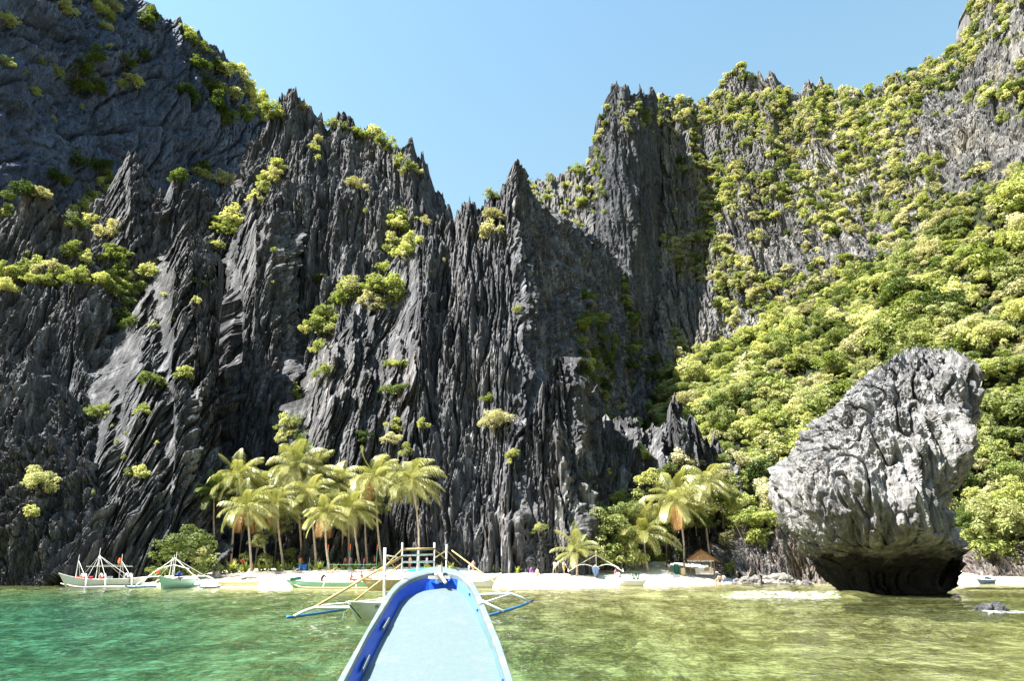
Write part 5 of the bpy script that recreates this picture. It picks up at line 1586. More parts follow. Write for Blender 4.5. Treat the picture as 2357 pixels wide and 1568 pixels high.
MB().tube([(-1.3, -.25, 3.0), (-1.3, .1, 3.25), (-1.3, .4, 3.0), (-1.3, .1, 2.75), (-1.3, -.25, 3.0)], .12, 8).build('life_ring', M['orange'], A)
for x, y, m_ in ((2.2, .2, 'red'), (1.4, -.25, 'red'), (0.2, .25, 'orange'), (2.8, -.1, 'red'), (-.6, -.2, 'white_pole')):
    MB().box((x, y, 1.05), (.55, .4, .28), Euler((.1, .1, x)).to_matrix()).build('seat_cushion', M[m_], A)

# B: mint boat seen end-on
B = boat('small mint outrigger boat seen bow on left of the beach, with a tripod mast', 408, 1354, math.radians(266))
hull_parts(B, 8.5, 1.15, 0.95, 0.45, 0.2, 'hull_mint', None)
outriggers(B, 8.5, 8.6, .95, (-1.8, 1.6), 7.0, float_mat='float_blue', arch=.15, r=.06)
for y, x, h in ((-.35, 1.6, 3.4), (0, 1.2, 4.0), (.25, 1.9, 3.7)):
    MB().tube([(x, y, .7), (x, y * .6, h)], [.05, .035], 6).build('mast', M['white_pole'], B)
for s in (-1, 1):
    for x2 in (-1.8, 1.6):
        rope(B, (1.5, 0, 3.3), (x2, s * 4.0, .45), r=.04, name='stay')
MB().tube([(1.5, -1.9, 2.1), (1.5, 0, 2.55), (1.5, 1.9, 2.1)], .05, 6).build('cross_spar', M['white_pole'], B)
MB().box((.3, .1, 1.25), (1.2, .7, .5), Euler((0, .1, .3)).to_matrix()).build('folded_tarp', M['navy'], B)
MB().box((1.5, -1.75, 1.75), (.25, .25, .35)).build('life_vest', M['orange'], B)

# C: long mint boat side-on with thin poles
C_ = boat('long mint green outrigger boat with brown keel lying side on before the palms', 782, 1354, math.radians(181))
hull_parts(C_, 13.0, 1.25, 0.62, 0.35, 0.25, 'hull_mint', 'keel_brown')
outriggers(C_, 13.0, 5.6, .62, (-2.4, 1.3), 9.0, float_mat='hull_tan', arch=.25, r=.065)
for x, h, tip in ((4.9, 3.2, None), (3.8, 3.4, None), (1.7, 4.2, 'orange'), (-.9, 4.3, 'orange'), (-4.1, 4.2, 'orange'), (5.6, 2.4, None), (-2.6, 3.2, None)):
    po_ = MB().tube([(x, 0, .4), (x, 0, h)], [.035, .025], 5).build('pole', M['green_pole'], C_)
    if tip: MB().tube([(x, 0, h), (x, 0, h + .65)], [.045, .03], 5).build('pole_tip', M[tip], po_)
rope(C_, (1.7, 0, 2.6), (-.9, 0, 2.6), 'green_pole', .02, 'line'); rope(C_, (-.9, 0, 2.6), (-4.1, 0, 2.6), 'green_pole', .02, 'line')
MB().box((5.2, 0, 1.0), (1.2, .8, .35), Euler((0, .12, .1)).to_matrix()).build('folded_tarp', M['dark_green'], C_)
MB().tube([(-4.2, -.45, .78), (.2, -.45, .8)], .05, 6).build('bamboo_rail', M['keel_brown'], C_)
MB().box((-2.0, 0, .92), (1.7, .7, .22), Euler((0, .05, 0)).to_matrix()).build('life_vests', M['orange'], C_)
MB().box((-3.3, .1, .98), (.9, .6, .3), Euler((0, -.05, .2)).to_matrix()).build('cargo_box', M['keel_brown'], C_)

# D: tan boat whose stern engine shows beside our bow
Dd = boat('tan pointed boat with a black outboard engine half hidden behind our bow', 900, 1347, math.radians(186), cat='boat', Y=70, name='boat')
Dd.location = (xz(905, 70, 1.0), 70, 0.45)
hull_parts(Dd, 6.4, 1.5, 0.75, 0.1, 0.1, 'hull_tan', None, gun='bamboo')
mb = MB(); mb.box((-.9, .9, .55), (.35, .45, .7)); mb.box((-.9, .9, .0), (.14, .2, .6)); mb.tube([(-.9, 1.15, .2), (-.9, 1.2, .2)], .3, 10)
mb.build('outboard_engine', M['black'], Dd)
MB().loft([[Vector((3.1, 0, .82)), Vector((3.1, 0, .83))], [Vector((1, -.7, .85)), Vector((1, .7, .85))], [Vector((-2.4, -.75, 1.05)), Vector((-2.4, .75, 1.05))]]).build('canvas_cover', M['canvas'], Dd)

# E: the near white boat behind our bow
Eb = boat('white outrigger boat with navy keel and a ladder frame just beyond our bow', 893, 1431, math.radians(252), Y=41.5)
Eb.location = (xz(925, 41.5, 0.5), 41.5, 0)
Eb.rotation_euler = (0, 0, math.atan2(-1, -0.27))
hull_parts(Eb, 13.0, 2.0, 0.72, 0.28, 0.2, 'hull_white', 'keel_navy', keel_h=0.30, rake=1.6)


def loc(o, dx, dy, Y):
    p = V3(dx, dy, Y) - Vector(o.location)
    return Matrix.Rotation(-o.rotation_euler.z, 3, 'Z') @ p


def bar(o, pts, r, mat, name, n=7):
    MB().tube([loc(o, *p) for p in pts], r, n).build(name, M[mat], o, smooth=True)


# left side rig
bar(Eb, [(880, 1398, 38.5), (793, 1400, 38), (724, 1400, 38), (700, 1408, 37.8), (676, 1420, 37.5)], .075, 'white_pole', 'outrigger_arm')
bar(Eb, [(905, 1378, 44), (813, 1388, 43), (728, 1396, 41.5), (722, 1400, 41)], .05, 'white_pole', 'outrigger_arm')
bar(Eb, [(660, 1422, 37.2), (676, 1421, 37.5), (735, 1413, 40), (795, 1404, 43)], .075, 'float_blue', 'outrigger_float')
bar(Eb, [(728, 1397, 39), (817, 1345, 40.5), (926, 1282, 42)], .07, 'bamboo', 'stay_pole')
bar(Eb, [(813, 1387, 42), (861, 1349, 42.5), (926, 1298, 43)], .05, 'bamboo', 'stay_pole')
bar(Eb, [(793, 1406, 38), (787, 1432, 37)], .012, 'green_pole', 'mooring_line', 4)
# right side rig
bar(Eb, [(960, 1374, 42), (1103, 1370, 42.5), (1176, 1368, 43), (1200, 1377, 43.2), (1219, 1387, 43.5)], .07, 'white_pole', 'outrigger_arm')
bar(Eb, [(990, 1402, 39.5), (1115, 1388, 40.5), (1176, 1369, 43)], .05, 'white_pole', 'outrigger_arm')
bar(Eb, [(1100, 1378, 40), (1121, 1391, 40), (1158, 1408, 39.6)], .07, 'white_pole', 'outrigger_arm')
bar(Eb, [(1112, 1421, 38.2), (1124, 1419, 38.5), (1175, 1404, 41), (1205, 1394, 43.5), (1227, 1383, 45)], .08, 'float_blue', 'outrigger_float')
bar(Eb, [(1176, 1369, 43), (1150, 1350, 44), (1040, 1268, 46)], .04, 'bamboo', 'stay_pole')
# frame
for dx0, y0, y1, Y, r in ((886, 1262, 1400, 38, .075), (926, 1250, 1380, 42, .05), (962, 1262, 1380, 42.5, .055), (1000, 1250, 1380, 43, .05), (1028, 1254, 1380, 45, .045)):
    bar(Eb, [(dx0, y0, Y), (dx0 - 2, y1, Y)], r, 'white_pole', 'post')
bar(Eb, [(924, 1266, 42), (1002, 1264, 43)], .07, 'bamboo', 'rail')
bar(Eb, [(926, 1280, 42), (1000, 1277, 43)], .055, 'white_pole', 'rail')
bar(Eb, [(926, 1295, 42), (1000, 1294, 43)], .055, 'white_pole', 'rail')
bar(Eb, [(926, 1265, 42), (866, 1325, 41)], .035, 'bamboo', 'brace')
bar(Eb, [(891, 1283, 40), (924, 1330, 41.5)], .03, 'bamboo', 'brace')
bar(Eb, [(891, 1280, 40), (916, 1284, 41)], .035, 'white_pole', 'brace')
bar(Eb, [(1000, 1265, 43), (1060, 1320, 45)], .03, 'bamboo', 'brace')
bar(Eb, [(1002, 1285, 43.5), (1028, 1268, 45)], .03, 'bamboo', 'brace')
bar(Eb, [(1028, 1268, 45), (1062, 1302, 46)], .03, 'bamboo', 'brace')
# pilot rail on the fore deck, lettering and the turquoise roof
for dx0 in (871, 886, 898): bar(Eb, [(dx0, 1379, 37.6), (dx0, 1396, 37.6)], .04, 'white_pole', 'guard_post')
bar(Eb, [(870, 1380, 37.6), (899, 1378, 37.8)], .04, 'white_pole', 'guard_rail')
MB().box(loc(Eb, 896, 1376, 39), (.9, .6, .3), Euler((0, .2, .5)).to_matrix()).build('black_bundle', M['black'], Eb)
a_, b_ = loc(Eb, 924, 1317, 42), loc(Eb, 1000, 1310, 43)
MB().loft([[a_, a_ + Vector((-1.6, 0, .12))], [b_, b_ + Vector((-1.6, 0, .12))]]).loft([[a_ + Vector((0, 0, -.06)), a_], [b_ + Vector((0, 0, -.06)), b_]]).build('roof_tarp', M['turquoise'], Eb)


def lettering(txt, dx, dy, Y, h, owner, rotz):
    cu = bpy.data.curves.new('lettering', 'FONT')
    cu.body = txt; cu.size = h; cu.extrude = 0.004
    o = bpy.data.objects.new('lettering', cu)
    COL.objects.link(o)
    cu.materials.append(M['lettering'])
    me = bpy.data.meshes.new_from_object(o.evaluated_get(bpy.context.evaluated_depsgraph_get()))
    bpy.data.objects.remove(o); me.name = 'lettering'
    o = bpy.data.objects.new('lettering', me); COL.objects.link(o)
    if not me.materials: me.materials.append(M['lettering'])
    # lay the letters on the planking that the photo shows there
    from mathutils.bvhtree import BVHTree
    ho = [c for c in owner.children if c.name.startswith('hull')][0]; hm = ho.data
    o.parent = ho
    tree = BVHTree.FromPolygons([v.co for v in hm.vertices], [tuple(p.vertices) for p in hm.polygons])
    a, b = loc(owner, dx, dy, 5.0), loc(owner, dx, dy, 60.0)
    hit, nr_, _i, _d = tree.ray_cast(a, (b - a).normalized())
    if hit is None: hit, nr_ = loc(owner, dx, dy, Y), (a - b).normalized()
    if nr_.dot(a - b) < 0: nr_ = -nr_
    xa = Vector((0, 0, 1)).cross(nr_).normalized(); ya = nr_.cross(xa)
    o.matrix_local = Matrix((xa, ya, nr_)).transposed().to_4x4()
    o.location = hit + nr_ * .012
    return o


lettering('PRI', 862, 1403, 37.0, .26, Eb, math.radians(-18))
lettering('AL', 865, 1412, 36.9, .26, Eb, math.radians(-18))

# F: low yellowish boat drawn up at the sand
Fb = boat('low tan hull drawn up on the sand between the mint boats', 545, 1343, math.radians(178), cat='boat', Y=87, name='boat')
Fb.location.z = .1
hull_parts(Fb, 5.6, .7, 0.42, 0.05, 0.05, 'hull_tan', None, gun='bamboo')
MB().tube([(-2.8, -.9, .25), (0, -1.0, .3), (2.6, -.9, .25)], .05, 6).build('outrigger_float', M['white_pole'], Fb)
for x in (-1.2, 1.0): MB().tube([(x, .3, .4), (x, -.95, .3)], .035, 6).build('outrigger_arm', M['white_pole'], Fb)

# G: beached outrigger with blue bow
Gp = sand_at(1372, 100.0)
Gb = empty('outrigger_boat', Gp + Vector((0, 0, .25)), 'beached outrigger boat with blue bow and white spread arms right of centre', 'outrigger boat', rz=math.radians(262))
hull_parts(Gb, 6.4, .95, .75, .5, .2, 'hull_blue', 'keel_brown')
outriggers(Gb, 6.4, 7.4, .75, (-1.6, 1.0), 4.6, arch=.45, r=.055, fz=.45)
for x, h in ((.6, 3.2), (0, 2.7)): MB().tube([(x, .1, .6), (x, .1, h)], [.04, .03], 6).build('mast', M['white_pole'], Gb)
for s in (-1, 1):
    for x2 in (-1.6, 1.0): rope(Gb, (.6, .1, 2.6), (x2, s * 3.2, .9), r=.03)

# H: white dinghy at the waterline with fins standing in it
Hb = boat('white dinghy with dark swim fins standing in it at the water edge', 1455, 1346, math.radians(2), cat='dinghy', Y=92, name='dinghy')
hull_parts(Hb, 4.2, 1.2, .62, .15, .05, 'white_pole', None)
for k in range(4):
    MB().box((.2 + .24 * k, .05 * k, 1.1), (.16, .04, .85), Euler((0, .16 * (1 if k % 2 else -.6), .2)).to_matrix()).build('fin', M['dark_green'], Hb)
MB().tube([(1.5, -.2, .35), (3.6, -.5, .05)], .03, 5).build('mooring_line', M['black'], Hb)

# I: pale boat behind our bow on the right
Ib = boat('overexposed white canoe hull at the water edge right of our bow', 1095, 1349, math.radians(8), cat='canoe', Y=86, name='canoe')
hull_parts(Ib, 5.6, .9, .6, .85, .3, 'white_pole', None, gun='bamboo')
Jb = boat('small pale dugout lying on the sand left of the purple swimmer', 1216, 1339, math.radians(10), cat='dugout', Y=92.5, name='dugout')
Jb.location.z = .15
hull_parts(Jb, 3.2, .6, .35, .12, .12, 'hull_tan', None)
for s in (-1, 1): MB().tube([(-.2, 0, .38), (.6, s * 1.6, .25)], .03, 5).build('outrigger_arm', M['bamboo'], Jb)
# K: kayak at the right shore
Kb = empty('kayak', Vector((xz(2272, 101.5, .5), 101.5, .12)), 'navy kayak pulled up on the sand below the stained ledge', 'kayak', rz=math.radians(12))
hull_parts(Kb, 3.6, .8, .42, .15, .1, 'hull_blue', None)
MB().box((.2, 0, .55), (.7, .5, .4), Euler((.1, .2, 0)).to_matrix()).build('bag', M['navy'], Kb)
# ------------------------------------------------------------------ people
SKIN = [simple_mat('skin_tan', (0.36, 0.19, 0.12), 0.6, 0.08, 4.0), simple_mat('skin_light', (0.50, 0.31, 0.22), 0.6, 0.08, 4.0), simple_mat('skin_brown', (0.20, 0.10, 0.06), 0.6, 0.08, 4.0)]
M['hair'] = simple_mat('dark_hair', (0.02, 0.015, 0.012), 0.7, 0.3, 8.0)
CL = {n_: simple_mat('cloth_' + n_, c, 0.85, 0.12, 8.0) for n_, c in dict(purple=(0.30, 0.06, 0.42), white=(0.62, 0.62, 0.60), yellow=(0.55, 0.42, 0.05), black=(0.02, 0.02, 0.022), pink=(0.55, 0.16, 0.22), blue=(0.04, 0.12, 0.40), orange=(0.62, 0.12, 0.03), red=(0.45, 0.04, 0.03), grey=(0.2, 0.2, 0.21)).items()}
POSES = {}


def make_pose(name, arm_l, arm_r, leg_l, leg_r, pelvis=0.95, tilt=0.0):
    """one continuous body grown from a jointed skeleton; returns body, shirt, shorts and hair meshes"""
    V = []; R = []; E = []; tagv = []

    def v(p, r, parent=None, t='body'):
        V.append(Vector(p)); R.append(r); tagv.append(t)
        if parent is not None: E.append((parent, len(V) - 1))
        return len(V) - 1
    P = Vector((0, 0, pelvis))
    up = Vector((0, -math.sin(tilt), math.cos(tilt)))
    pel = v(P, (.155, .11), None, 'hip')
    sp = v(P + up * .17, (.135, .095), pel, 'torso')
    ch = v(P + up * .40, (.165, .11), sp, 'torso')
    nk = v(P + up * .55, (.058, .058), ch, 'neck')
    hd = v(P + up * .64 + Vector((0, -.015, 0)), (.078, .09), nk, 'head')
    ht = v(P + up * .75 + Vector((0, -.005, 0)), (.066, .08), hd, 'head')
    v(P + up * .655 + Vector((0, -.105, 0)), (.014, .014), hd, 'nose')
    for s, (el, wr) in ((-1, arm_l), (1, arm_r)):
        sh = v(P + up * .47 + Vector((s * .175, 0, 0)), (.062, .062), ch, 'arm')
        S = V[sh]
        e = v(S + Vector((s * el[0], el[1], el[2])), (.042, .042), sh, 'arm')
        w = v(V[e] + Vector((s * wr[0], wr[1], wr[2])), (.028, .026), e, 'fore')
        d = (V[w] - V[e]).normalized()
        sd = d.cross(Vector((0, 1, 0.1)))
        if sd.length < .1: sd = Vector((1, 0, 0))
        sd.normalize()
        pm = v(V[w] + d * .075, (.036, .016), w, 'hand')
        for f, ln in ((-.028, .062), (-.010, .072), (.010, .068), (.028, .052)):
            k1 = v(V[pm] + d * .035 + sd * f, (.0095, .0095), pm, 'hand')
            v(V[k1] + d * ln + Vector((0, -.015, 0)), (.008, .008), k1, 'hand')
        tb = v(V[w] + d * .03 + sd * -.045, (.010, .010), w, 'hand')
        v(V[tb] + d * .045 + sd * -.01, (.008, .008), tb, 'hand')
    for s, (kn, an) in ((-1, leg_l), (1, leg_r)):
        hp = v(P + Vector((s * .09, 0, -.05)), (.10, .10), pel, 'hip')
        k = v(V[hp] + Vector((s * .01 + s * kn[0], kn[1], kn[2])), (.062, .065), hp, 'thigh')
        a = v(V[k] + Vector((s * an[0], an[1], an[2])), (.040, .042), k, 'calf')
        v(V[a] + Vector((0, .03, -.045)), (.036, .03), a, 'foot')
        v(V[a] + Vector((s * .02, -.15, -.055)), (.038, .022), a, 'foot')
    me = bpy.data.meshes.new('body')
    me.from_pydata([tuple(p) for p in V], E, [])
    o = bpy.data.objects.new('tmp', me)
    COL.objects.link(o)
    sk = o.modifiers.new('skin', 'SKIN')
    me.skin_vertices[0].data[0].use_root = True
    for i, r in enumerate(R): me.skin_vertices[0].data[i].radius = r
    ss = o.modifiers.new('sub', 'SUBSURF'); ss.levels = 1; ss.render_levels = 1
    dg = bpy.context.evaluated_depsgraph_get()
    body = bpy.data.meshes.new_from_object(o.evaluated_get(dg))
    bpy.data.objects.remove(o)
    body.name = 'body'
    body.materials.clear(); body.materials.append(SKIN[0])
    body.polygons.foreach_set('use_smooth', np.full(len(body.polygons), True))
    # which bone is each face closest to
    segs = [(V[a], V[b], tagv[b]) for a, b in E]
    inv = (P, up)
    pieces = {'shirt': [], 'shorts': [], 'hair': []}
    for f in body.polygons:
        c = f.center
        best = min(segs, key=lambda s_: (c - (s_[0] + (s_[1] - s_[0]) * max(0, min(1, (c - s_[0]).dot(s_[1] - s_[0]) / max(1e-6, (s_[1] - s_[0]).length_squared))))).length)
        hgt = (c - P).dot(up)
        if best[2] in ('torso', 'neck') and .06 < hgt < .52 or best[2] == 'arm': pieces['shirt'].append(f)
        if best[2] == 'hip' or (best[2] == 'torso' and hgt < .08) or (best[2] == 'thigh' and (c - best[0]).length < .26): pieces['shorts'].append(f)
        if best[2] == 'head' and (hgt > .70 or (c.y > V[hd].y + .0 and hgt > .58)): pieces['hair'].append(f)
    out = {'body': body}
    for nm, fs in pieces.items():
        idx = {}; vs = []; ff = []
        for f in fs:
            q = []
            for i in f.vertices:
                if i not in idx:
                    idx[i] = len(vs)
                    vv = body.vertices[i]
                    vs.append(tuple(vv.co + vv.normal * (.016 if nm != 'hair' else .020)))
                q.append(idx[i])
            ff.append(q)
        m_ = bpy.data.meshes.new(nm)
        m_.from_pydata(vs, [], ff); m_.update()
        m_.polygons.foreach_set('use_smooth', np.full(len(m_.polygons), True))
        m_.materials.append(M['hair'])
        out[nm] = m_
    POSES[name] = out


dn = ((.05, .02, -.28), (.03, -.05, -.24))
make_pose('stand', dn, dn, ((0.01, -.01, -.43), (0, .02, -.40)), ((0.01, .01, -.43), (0, .02, -.40)))
make_pose('walk', ((.04, .12, -.26), (.02, -.02, -.25)), ((.04, -.12, -.26), (.02, -.12, -.22)), ((0, -.16, -.40), (0, .03, -.40)), ((0, .13, -.41), (0, .18, -.36)))
make_pose('hips', ((.16, .04, -.22), (-.10, -.10, -.20)), dn, ((0.04, -.01, -.43), (.02, .02, -.40)), ((0.04, .0, -.43), (.02, .02, -.40)))
make_pose('sit', ((.06, -.14, -.24), (-.02, -.22, -.04)), ((.06, -.14, -.24), (-.02, -.22, -.04)), ((.04, -.42, .03), (.02, -.05, -.40)), ((.06, -.42, .03), (.02, -.03, -.40)), pelvis=0.50, tilt=0.12)
make_pose('bend', ((.05, -.16, -.22), (.0, -.12, -.22)), ((.05, -.16, -.22), (.0, -.12, -.22)), ((0.02, -.10, -.42), (0, .06, -.39)), ((0.02, -.02, -.43), (0, .05, -.39)), pelvis=.92, tilt=0.85)
make_pose('raise', ((.22, -.05, .12), (.06, -.06, .24)), dn, ((0.02, -.01, -.43), (0, .02, -.40)), ((0.02, .02, -.43), (0, .02, -.40)))


def person(pos, rz, pose, skin, top, bottom, label, group=None, scale=1.0):
    root = empty('person', pos, label, 'person', group, rz=rz)
    root.scale = (scale,) * 3
    P = POSES[pose]
    for nm in ('body', 'shirt', 'shorts', 'hair'):
        if nm == 'shirt' and top is None: continue
        o = bpy.data.objects.new(nm, P[nm]); COL.objects.link(o)
        o.parent = root if nm != 'hair' else bd
        if nm == 'body': bd = o
        set_mat(o, SKIN[skin] if nm == 'body' else CL[top] if nm == 'shirt' else CL[bottom] if nm == 'shorts' else M['hair'])
    return root


for dx, Y, rz, pose, sk, top, bot, lab in (
        (1223, 94.5, .5, 'stand', 1, 'purple', 'white', 'person in a purple top standing at the water edge'),
        (1237, 94.0, -.6, 'hips', 1, None, 'pink', 'person in swimwear beside the purple top'),
        (1277, 101.5, 2.6, 'walk', 1, 'white', 'grey', 'person in a white shirt walking below the pinnacles, left of the pair'),
        (1299, 101.5, .4, 'walk', 1, 'white', 'yellow', 'person in a white shirt and yellow shorts below the pinnacles'),
        (1089, 98.5, .2, 'stand', 1, None, 'pink', 'person in swimwear standing at the foot of the central cliff'),
        (1079, 98.0, 1.2, 'bend', 1, 'white', 'white', 'person in white stooping at the foot of the central cliff'),
        (1541, 105.5, .3, 'stand', 1, 'black', 'white', 'person in a dark top standing left of the hut'),
        (1418, 96.0, 1.2, 'walk', 1, 'pink', 'white', 'person in pink just behind the white dinghy'),
        (1428, 95.5, -.8, 'bend', 1, 'white', 'grey', 'person leaning over behind the white dinghy'),
        (536, 99.5, .1, 'stand', 2, None, 'red', 'person among the beach plants left of the front palm'),
        (557, 99.8, 1.0, 'hips', 0, 'red', 'black', 'person in red beside the leftmost front palm'),
        (690, 100.5, .4, 'stand', 0, 'orange', 'blue', 'person in orange behind the blue crate'),
        (793, 101.5, 2.8, 'stand', 0, None, 'red', 'person in swimwear near the curved trunk palm'),
        (805, 101.0, .5, 'stand', 1, 'pink', 'grey', 'person in pink near the curved trunk palm'),
        (838, 101.0, .2, 'stand', 2, 'red', 'black', 'person in red right of the curved trunk palm'),
        (861, 101.0, 1.4, 'raise', 0, 'orange', 'black', 'person in orange with one arm raised between the palms'),
        (912, 101.5, .4, 'stand', 0, 'grey', 'black', 'person in grey seen through the bamboo braces'),
        (943, 101.0, .1, 'stand', 1, None, 'pink', 'person in swimwear seen through the ladder frame'),
        (982, 100.5, 2.2, 'walk', 0, 'pink', 'blue', 'person in pink seen at the right end of the ladder frame'),
        (1480, 106.0, .4, 'sit', 0, 'red', 'black', 'person in red sitting in the shade behind the short palm')):
    person(sand_at(dx, Y) + Vector((0, 0, -.02)), rz, pose, sk, top, bot, lab)
for dx, dy, rz, pose, top, bot, lab in ((1657, 1346, 2.9, 'stand', None, 'black', 'bather in black trunks wading, middle of the three'), (1667, 1345, 2.5, 'hips', None, 'blue', 'bather with a hand on the hip, rightmost of the three wading'), (1648, 1347, .8, 'bend', None, 'yellow', 'bather bending forward, leftmost of the three wading')):
    Y = dist_water(dy)
    person(Vector((xz(dx, Y, 0), Y, -.42)), rz, pose, 1, top, bot, lab)
# crews
for own, off, rz, pose, sk, top, bot, lab in ((C_, (-1.2, 0, .42), 1.4, 'sit', 2, 'orange', 'orange', 'person in an orange vest sitting on the long mint boat, left of two'),
                                              (C_, (-2.5, 0, .55), -1.2, 'sit', 2, 'orange', 'orange', 'person in an orange vest sitting on the long mint boat, right of two'),
                                              (C_, (2.2, 0, .10), .8, 'bend', 2, 'black', 'grey', 'dark figure bending inside the long mint boat'),
                                              (A, (-2.9, .1, .40), .6, 'sit', 2, 'grey', 'black', 'crew member sitting at the stern of the far left boat'),
                                              (B, (.6, .35, .75), .4, 'sit', 2, 'blue', 'blue', 'crew member in blue sitting on the bow-on mint boat')):
    p = Vector(own.location) + Matrix.Rotation(own.rotation_euler.z, 3, 'Z') @ Vector(off)
    person(p, rz, pose, sk, top, bot, lab)

# ------------------------------------------------------------------ beach hut
M['thatch'] = simple_mat('thatch', (0.20, 0.115, 0.06), 0.95, 0.35, 9.0, 0.05, bump=0.8)
M['hut_wood'] = simple_mat('hut_wood', (0.25, 0.16, 0.10), 0.85, 0.3, 5.0)
M['hut_wall'] = simple_mat('whitewashed_boards', (0.50, 0.46, 0.42), 0.85, 0.15, 4.0)
hp = sand_at(1618, 106)
hut = empty('hut', hp, 'small thatched open hut on the sand beside the palm with the orange brown trunk', 'hut', rz=math.radians(-14))
for x in (-1.7, 0.0, 1.7):
    for y in (-1.5, 1.5):
        if x == 0 and y < 0: continue
        MB().tube([(x, y, -.3), (x, y, 2.3 if x else 3.2)], .07, 6).build('post', M['hut_wood'], hut)
# roof: two thatched slopes laid in courses, ridge running away from the shore
for s in (-1, 1):
    for c in range(7):
        u0, u1 = c / 7, (c + 1.25) / 7
        x0, x1 = s * (0.02 + 2.75 * (1 - u1) if c < 6 else .03), s * (2.75 * (1 - u0) + .05)
        z0, z1 = 2.05 + 1.75 * min(u1, 1.0) + .03, 2.05 + 1.75 * u0
        mb = MB(); rr = random.Random(c * 7 + s)
        n_ = 16; top_ = []; bot_ = []; und = []
        for i in range(n_ + 1):
            y = -2.3 + 4.6 * i / n_
            top_.append(Vector((x0, y, z0))); bot_.append(Vector((x1 + s * rr.uniform(-.05, .08), y, z1 + rr.uniform(-.08, .02)))); und.append(Vector((x1, y, z1 - .10)))
        mb.loft([top_, bot_, und, [p + Vector((0, 0, -.10)) for p in top_]])
        mb.build('thatch_course', M['thatch'], hut)
mb = MB(); mb.add([(-2.3, -2.15, 2.2), (2.3, -2.15, 2.2), (0, -2.15, 3.7), (-2.3, -2.08, 2.2), (2.3, -2.08, 2.2), (0, -2.08, 3.7)], [(0, 1, 2), (5, 4, 3), (0, 3, 4, 1), (1, 4, 5, 2), (2, 5, 3, 0)])
mb.build('gable', M['thatch'], hut)
for z in (0.35, 0.65, 0.95):
    MB().box((.25, -1.55, z), (2.5, .05, .27)).build('wall_board', M['hut_wall'], hut)
MB().box((.6, -1.62, .95), (.7, .03, .5)).build('door_panel', M['hut_wood'], hut)
MB().box((0, -1.5, 2.15), (4.2, .09, .09)).build('eave_beam', M['hut_wood'], hut)
for k in range(10):
    MB().box((-1.9 + .38 * k + .03 * (k % 3), -2.0, 2.10 + .02 * (k % 2)), (.33, .03, .22 + .05 * (k % 3)), Euler((.1, .05 * (k % 3 - 1), 0)).to_matrix()).build('fringe', M['hut_wall'], hut)
for dx, Y, h, mt, lab in ((1558, 105, 1.3, 'dark_green', 'green drum standing left of the hut'), (1573, 104.5, 1.0, 'hull_tan', 'tan drum at the left corner of the hut')):
    p = sand_at(dx, Y); mb = MB()
    mb.tube([p + Vector((0, 0, z)) - p for z in (-.05, .02, h * .33, h * .35, h * .37, h * .66, h * .68, h * .70, h)], [.36, .36, .36, .385, .36, .36, .385, .36, .36], 14)
    o = mb.build('drum', M[mt], None, label=lab, cat='drum'); o.location = p
crate = MB()
for z in (0.1, .28, .46): crate.box((0, -.32, z), (.9, .04, .14)).box((0, .32, z), (.9, .04, .14)).box((-.43, 0, z), (.04, .6, .14)).box((.43, 0, z), (.04, .6, .14))
crate.box((0, 0, .03), (.88, .62, .04))
for x in (-.42, .42):
    for y in (-.3, .3): crate.box((x, y, .28), (.06, .06, .56))
M['blue_plastic'] = simple_mat('blue_plastic', (0.02, 0.10, 0.40), 0.5, 0.1, 4.0)
o = crate.build('crate', M['blue_plastic'], None, label='blue slatted crate among the beach plants under the palms', cat='crate'); o.location = sand_at(697, 99.0); o.scale = (1.3, 1.3, 1.5)

# ------------------------------------------------------------------ loose rocks and driftwood
def pebble(seed, sub=4):
    bm = bmesh.new()
    bmesh.ops.create_icosphere(bm, subdivisions=sub, radius=1.0)
    co = np.array([v.co[:] for v in bm.verts])
    d = 0.35 * fbm(co[:, 0] * 1.2 + seed, co[:, 1] * 1.2, co[:, 2] * 1.2, 3) + 0.16 * (ridged(co[:, 0] * 3 + seed, co[:, 1] * 3, co[:, 2] * 1.6, 2) - .5)
    co = co * (1 + d)[:, None]
    for v, c in zip(bm.verts, co): v.co = c
    me = bpy.data.meshes.new('rock'); bm.to_mesh(me); bm.free()
    return me


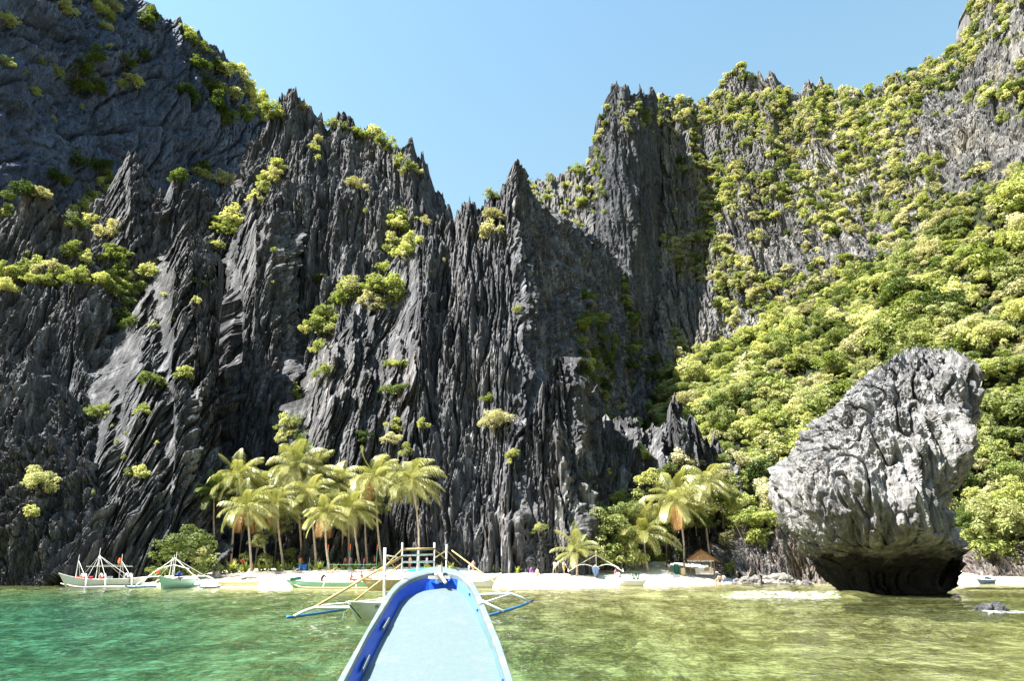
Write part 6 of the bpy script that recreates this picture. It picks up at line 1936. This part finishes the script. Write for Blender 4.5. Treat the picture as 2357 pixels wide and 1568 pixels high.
ROCKS = [pebble(i * 3.1) for i in range(4)]
M['rock_pale'] = rock_mat('beach_boulder', (0.12, 0.11, 0.10), (0.26, 0.24, 0.21), (0.40, 0.37, 0.33), brown=(0.34, 0.22, 0.11), brown_amt=0.5, streak=0.5, bump=0.5)
for k, (dx, Y, rx, rz_, mt, lab) in enumerate((
        (1792, 99.5, 2.1, 1.1, 'rock_pale', 'big pale rounded boulder on the sand before the small cave'), (1740, 99.5, 1.2, .95, 'rock_pale', 'striped grey boulder left of the big pale boulder'), (1718, 100.5, 1.1, .85, 'rock_pale', 'brown boulder at the left end of the beach rocks'),
        (1835, 98.5, .9, .6, 'rock_pale', 'small pale boulder right of the big one'), (1858, 97.5, 1.0, .6, 'rock_low', 'grey boulder beside the foot of the mushroom rock'), (1700, 102, .8, .5, 'rock_low', 'low grey stone at the edge of the craggy rocks'),
        (1690, 101, .35, .18, 'rock_low', 'flat stone on the sand left of the beach rocks'), (1832, 93.5, .7, .22, 'rock_low', 'flat grey stone on open sand below the boulders'), (497, 93.5, .7, .6, 'rock_pale', 'pale boulder at the left end of the palm beach'), (560, 92.0, .35, .2, 'rock_low', 'small stone on the sand below the leftmost palm'))):
    p = sand_at(dx, Y)
    o = link('boulder', ROCKS[k % 4], None, label=lab, cat='boulder')
    if not ROCKS[k % 4].materials: ROCKS[k % 4].materials.append(M['rock_pale'])
    set_mat(o, M[mt]); o.location = p + Vector((0, 0, rz_ * .45)); o.scale = (rx, rx * .8, rz_); o.rotation_euler = (0, 0, k * 1.1)
# rocks with water breaking round them, right
ry = dist_water(1411)
for k, (dx, ww, hh, lab) in enumerate(((2272, .55, .45, 'dark wet rock breaking the surface, left of three at the right edge'), (2293, .60, .55, 'dark wet rock breaking the surface, middle of three at the right edge'), (2308, .40, .32, 'dark wet rock breaking the surface, right of three at the right edge'))):
    o = link('sea_rock', ROCKS[(k + 1) % 4], None, label=lab, cat='rock', group='rocks awash at the right edge')
    set_mat(o, M['rock']); o.location = (xz(dx, ry, .1), ry, .02); o.scale = (ww, ww, hh); o.rotation_euler = (0, 0, k)
M['drift'] = simple_mat('driftwood', (0.30, 0.26, 0.22), 0.9, 0.3, 4.0)
rr = random.Random(4)
for k, (dx, Y, L, a, lab) in enumerate(((500, 95, 5.5, .1, 'long driftwood log at the left end of the palm beach'), (545, 94, 4.0, .5, 'driftwood branch below the leftmost palm'), (610, 96, 6.0, -.1, 'bleached log under the second front palm'), (675, 96.5, 5.0, .15, 'driftwood log before the beach plants left of the blue crate'), (760, 96.5, 6.5, .0, 'long bleached log behind the long mint boat'), (850, 97, 6.0, .05, 'driftwood log below the tall wind-blown palm'), (1440, 103.5, 6.0, .05, 'dark log lying under the big layered beach tree'), (1400, 103.8, 4.5, -.1, 'pale log behind the beached outrigger'), (575, 92.5, 3.0, .9, 'forked driftwood on the open sand left of the long mint boat'), (640, 91, 3.6, -.5, 'thin stick slanting on the sand above the tan hull'))):
    p = sand_at(dx, Y); mb = MB(); pts = []
    for i in range(7):
        t = i / 6 - .5
        pts.append((t * L * math.cos(a), t * L * math.sin(a), .12 + rr.uniform(-.03, .12)))
    mb.tube(pts, [.05 + .09 * math.sin(math.pi * (i + .6) / 7.2) for i in range(7)], 7)
    mb.tube([pts[3], (pts[3][0] + .5, pts[3][1] - .3, .55), (pts[3][0] + .9, pts[3][1] - .4, .7)], [.05, .04, .02], 6)
    o = mb.build('driftwood', M['drift'], None, smooth=True, label=lab, cat='log'); o.location = p
